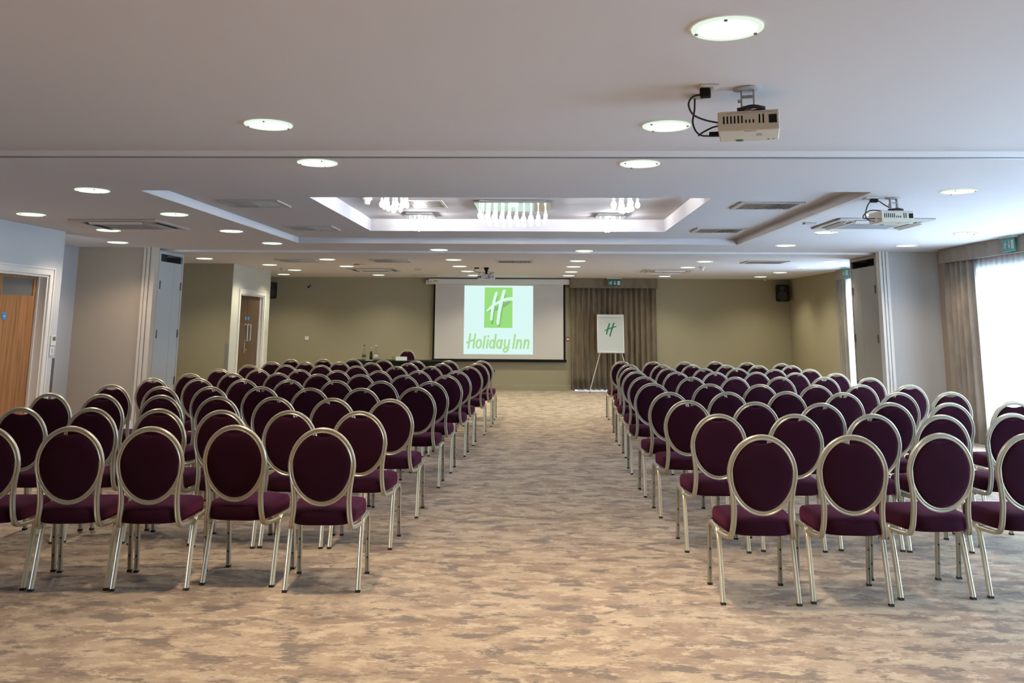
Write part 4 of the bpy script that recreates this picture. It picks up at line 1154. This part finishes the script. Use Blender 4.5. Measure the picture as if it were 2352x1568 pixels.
cable('cable', [(-0.20, 0.0, h-0.02), (-0.235, 0, h-0.04), (-0.22, -0.02, h-0.075), (-0.14, -0.04, 0.095), (-0.06, -0.05, 0.085), (0.0, -0.04, 0.10)], 0.004, t)
cable('cable', [(-0.03, -0.04, 0.085), (-0.10, -0.06, 0.088), (-0.135, -0.08, 0.08), (-0.13, -0.12, 0.045)], 0.004, t)
cable('cable', [(0.02, -0.03, 0.11), (0.06, -0.06, 0.10), (0.08, -0.10, 0.07), (0.05, -0.125, 0.02), (0.02, -0.125, -0.03)], 0.004, t)
cable('cable', [(0.03, -0.06, 0.06), (0.09, -0.10, 0.062), (0.135, -0.11, 0.078), (0.15, -0.11, 0.088), (0.12, -0.11, 0.092), (0.08, -0.10, 0.068)], 0.004, t)
MB().box(-0.225, -0.14, -0.03, 0.03, h-0.022, h-0.001).build('cable_plug', M['black'], t, bevel=0.004)

# ------------------------------------------------------------------ wall plates and guards
def plate_x(name, label, cat, x, y0, y1, z0, z1, m='plastic', window_=None):
    t = thing(name, label, cat, (x, (y0+y1)/2, (z0+z1)/2))
    w, hh = (y1-y0)/2, (z1-z0)/2
    MB().box(0, 0.018, -w, w, -hh, hh).build('body', M[m], t, bevel=0.003)
    if window_:
        a, b, c_, d_ = window_
        MB().box(0.0175, 0.0195, a*w, b*w, c_*hh, d_*hh).build('display', M['visionglass'], t)
    return t
plate_x('thermostat', 'white room thermostat with grey display beside the oak door', 'thermostat', XL, 10.29, 10.395, 1.225, 1.345, 'plastic', (-0.55, 0.7, 0.0, 0.75))
t = plate_x('wall_switch', 'white switch plate with small print under the near thermostat', 'switch', XL, 10.285, 10.365, 1.12, 1.215)
MB().box(0.0175, 0.0195, -0.012, 0.012, -0.03, 0.03).build('rocker', M['greyplastic'], t)
plate_x('thermostat', 'small grey control beside the dark door, upper one', 'thermostat', XD2, 17.77, 17.85, 1.26, 1.345, 'greyplastic')
plate_x('wall_switch', 'small pale switch beside the dark door, lower one', 'switch', XD2, 17.76, 17.83, 1.11, 1.225, 'vent')
tag(MB().add([(XL, 10.375, 0.13), (XL+0.004, 10.375, 0.13), (XL+0.004, 10.424, 0.13), (XL-0.05, 10.424, 0.13), (XL-0.05, 10.420, 0.13), (XL, 10.420, 0.13),
              (XL, 10.375, 1.08), (XL+0.004, 10.375, 1.08), (XL+0.004, 10.424, 1.08), (XL-0.05, 10.424, 1.08), (XL-0.05, 10.420, 1.08), (XL, 10.420, 1.08)],
             [(0, 1, 7, 6), (1, 2, 8, 7), (2, 3, 9, 8), (3, 4, 10, 9), (4, 5, 11, 10), (5, 0, 6, 11), (0, 5, 4, 3, 2, 1), (6, 7, 8, 9, 10, 11)]).build('corner_guard', M['darkmetal']),
    'dark metal corner guard on the wall end beside the oak door', 'corner guard')
tag(MB().box(-5.62, -5.548, 15.780, 15.788, 0.13, 1.12).build('corner_guard', M['steel']), 'pale metal corner guard on the wall before the dark door', 'corner guard')
def plate_y(name, label, cat, x0, x1, z0, z1, m, insets=()):
    t = thing(name, label, cat, ((x0+x1)/2, YB, (z0+z1)/2))
    w, hh = (x1-x0)/2, (z1-z0)/2
    MB().box(-w, w, -0.016, 0, -hh, hh).build('body', M[m], t, bevel=0.003)
    for a, b, c_, d_, mm in insets: MB().box(a*w, b*w, -0.018, -0.0155, c_*hh, d_*hh).build('inset', M[mm], t)
    return t
plate_y('wall_plate', 'blank white wall plate on the beige wall near the dark door', 'wall plate', -5.44, -5.35, 1.095, 1.185, 'plastic')
plate_y('wall_box', 'small dark box high on the beige wall', 'wall box', -5.45, -5.35, 2.295, 2.39, 'greyplastic', ((-0.6, 0.3, -0.8, 0.2, 'black'), (0.4, 0.9, 0.0, 0.8, 'black')))
plate_y('wall_socket', 'dark wall socket low under the screen, by the aisle', 'socket', -1.035, -0.975, 0.40, 0.47, 'greyplastic', ((-0.5, 0.5, -0.5, 0.5, 'black'),))
plate_y('call_point', 'red and white call point between screen and brown curtain', 'alarm', 0.655, 0.725, 1.115, 1.215, 'red', ((-0.7, 0.7, -0.6, 0.4, 'plastic'),))
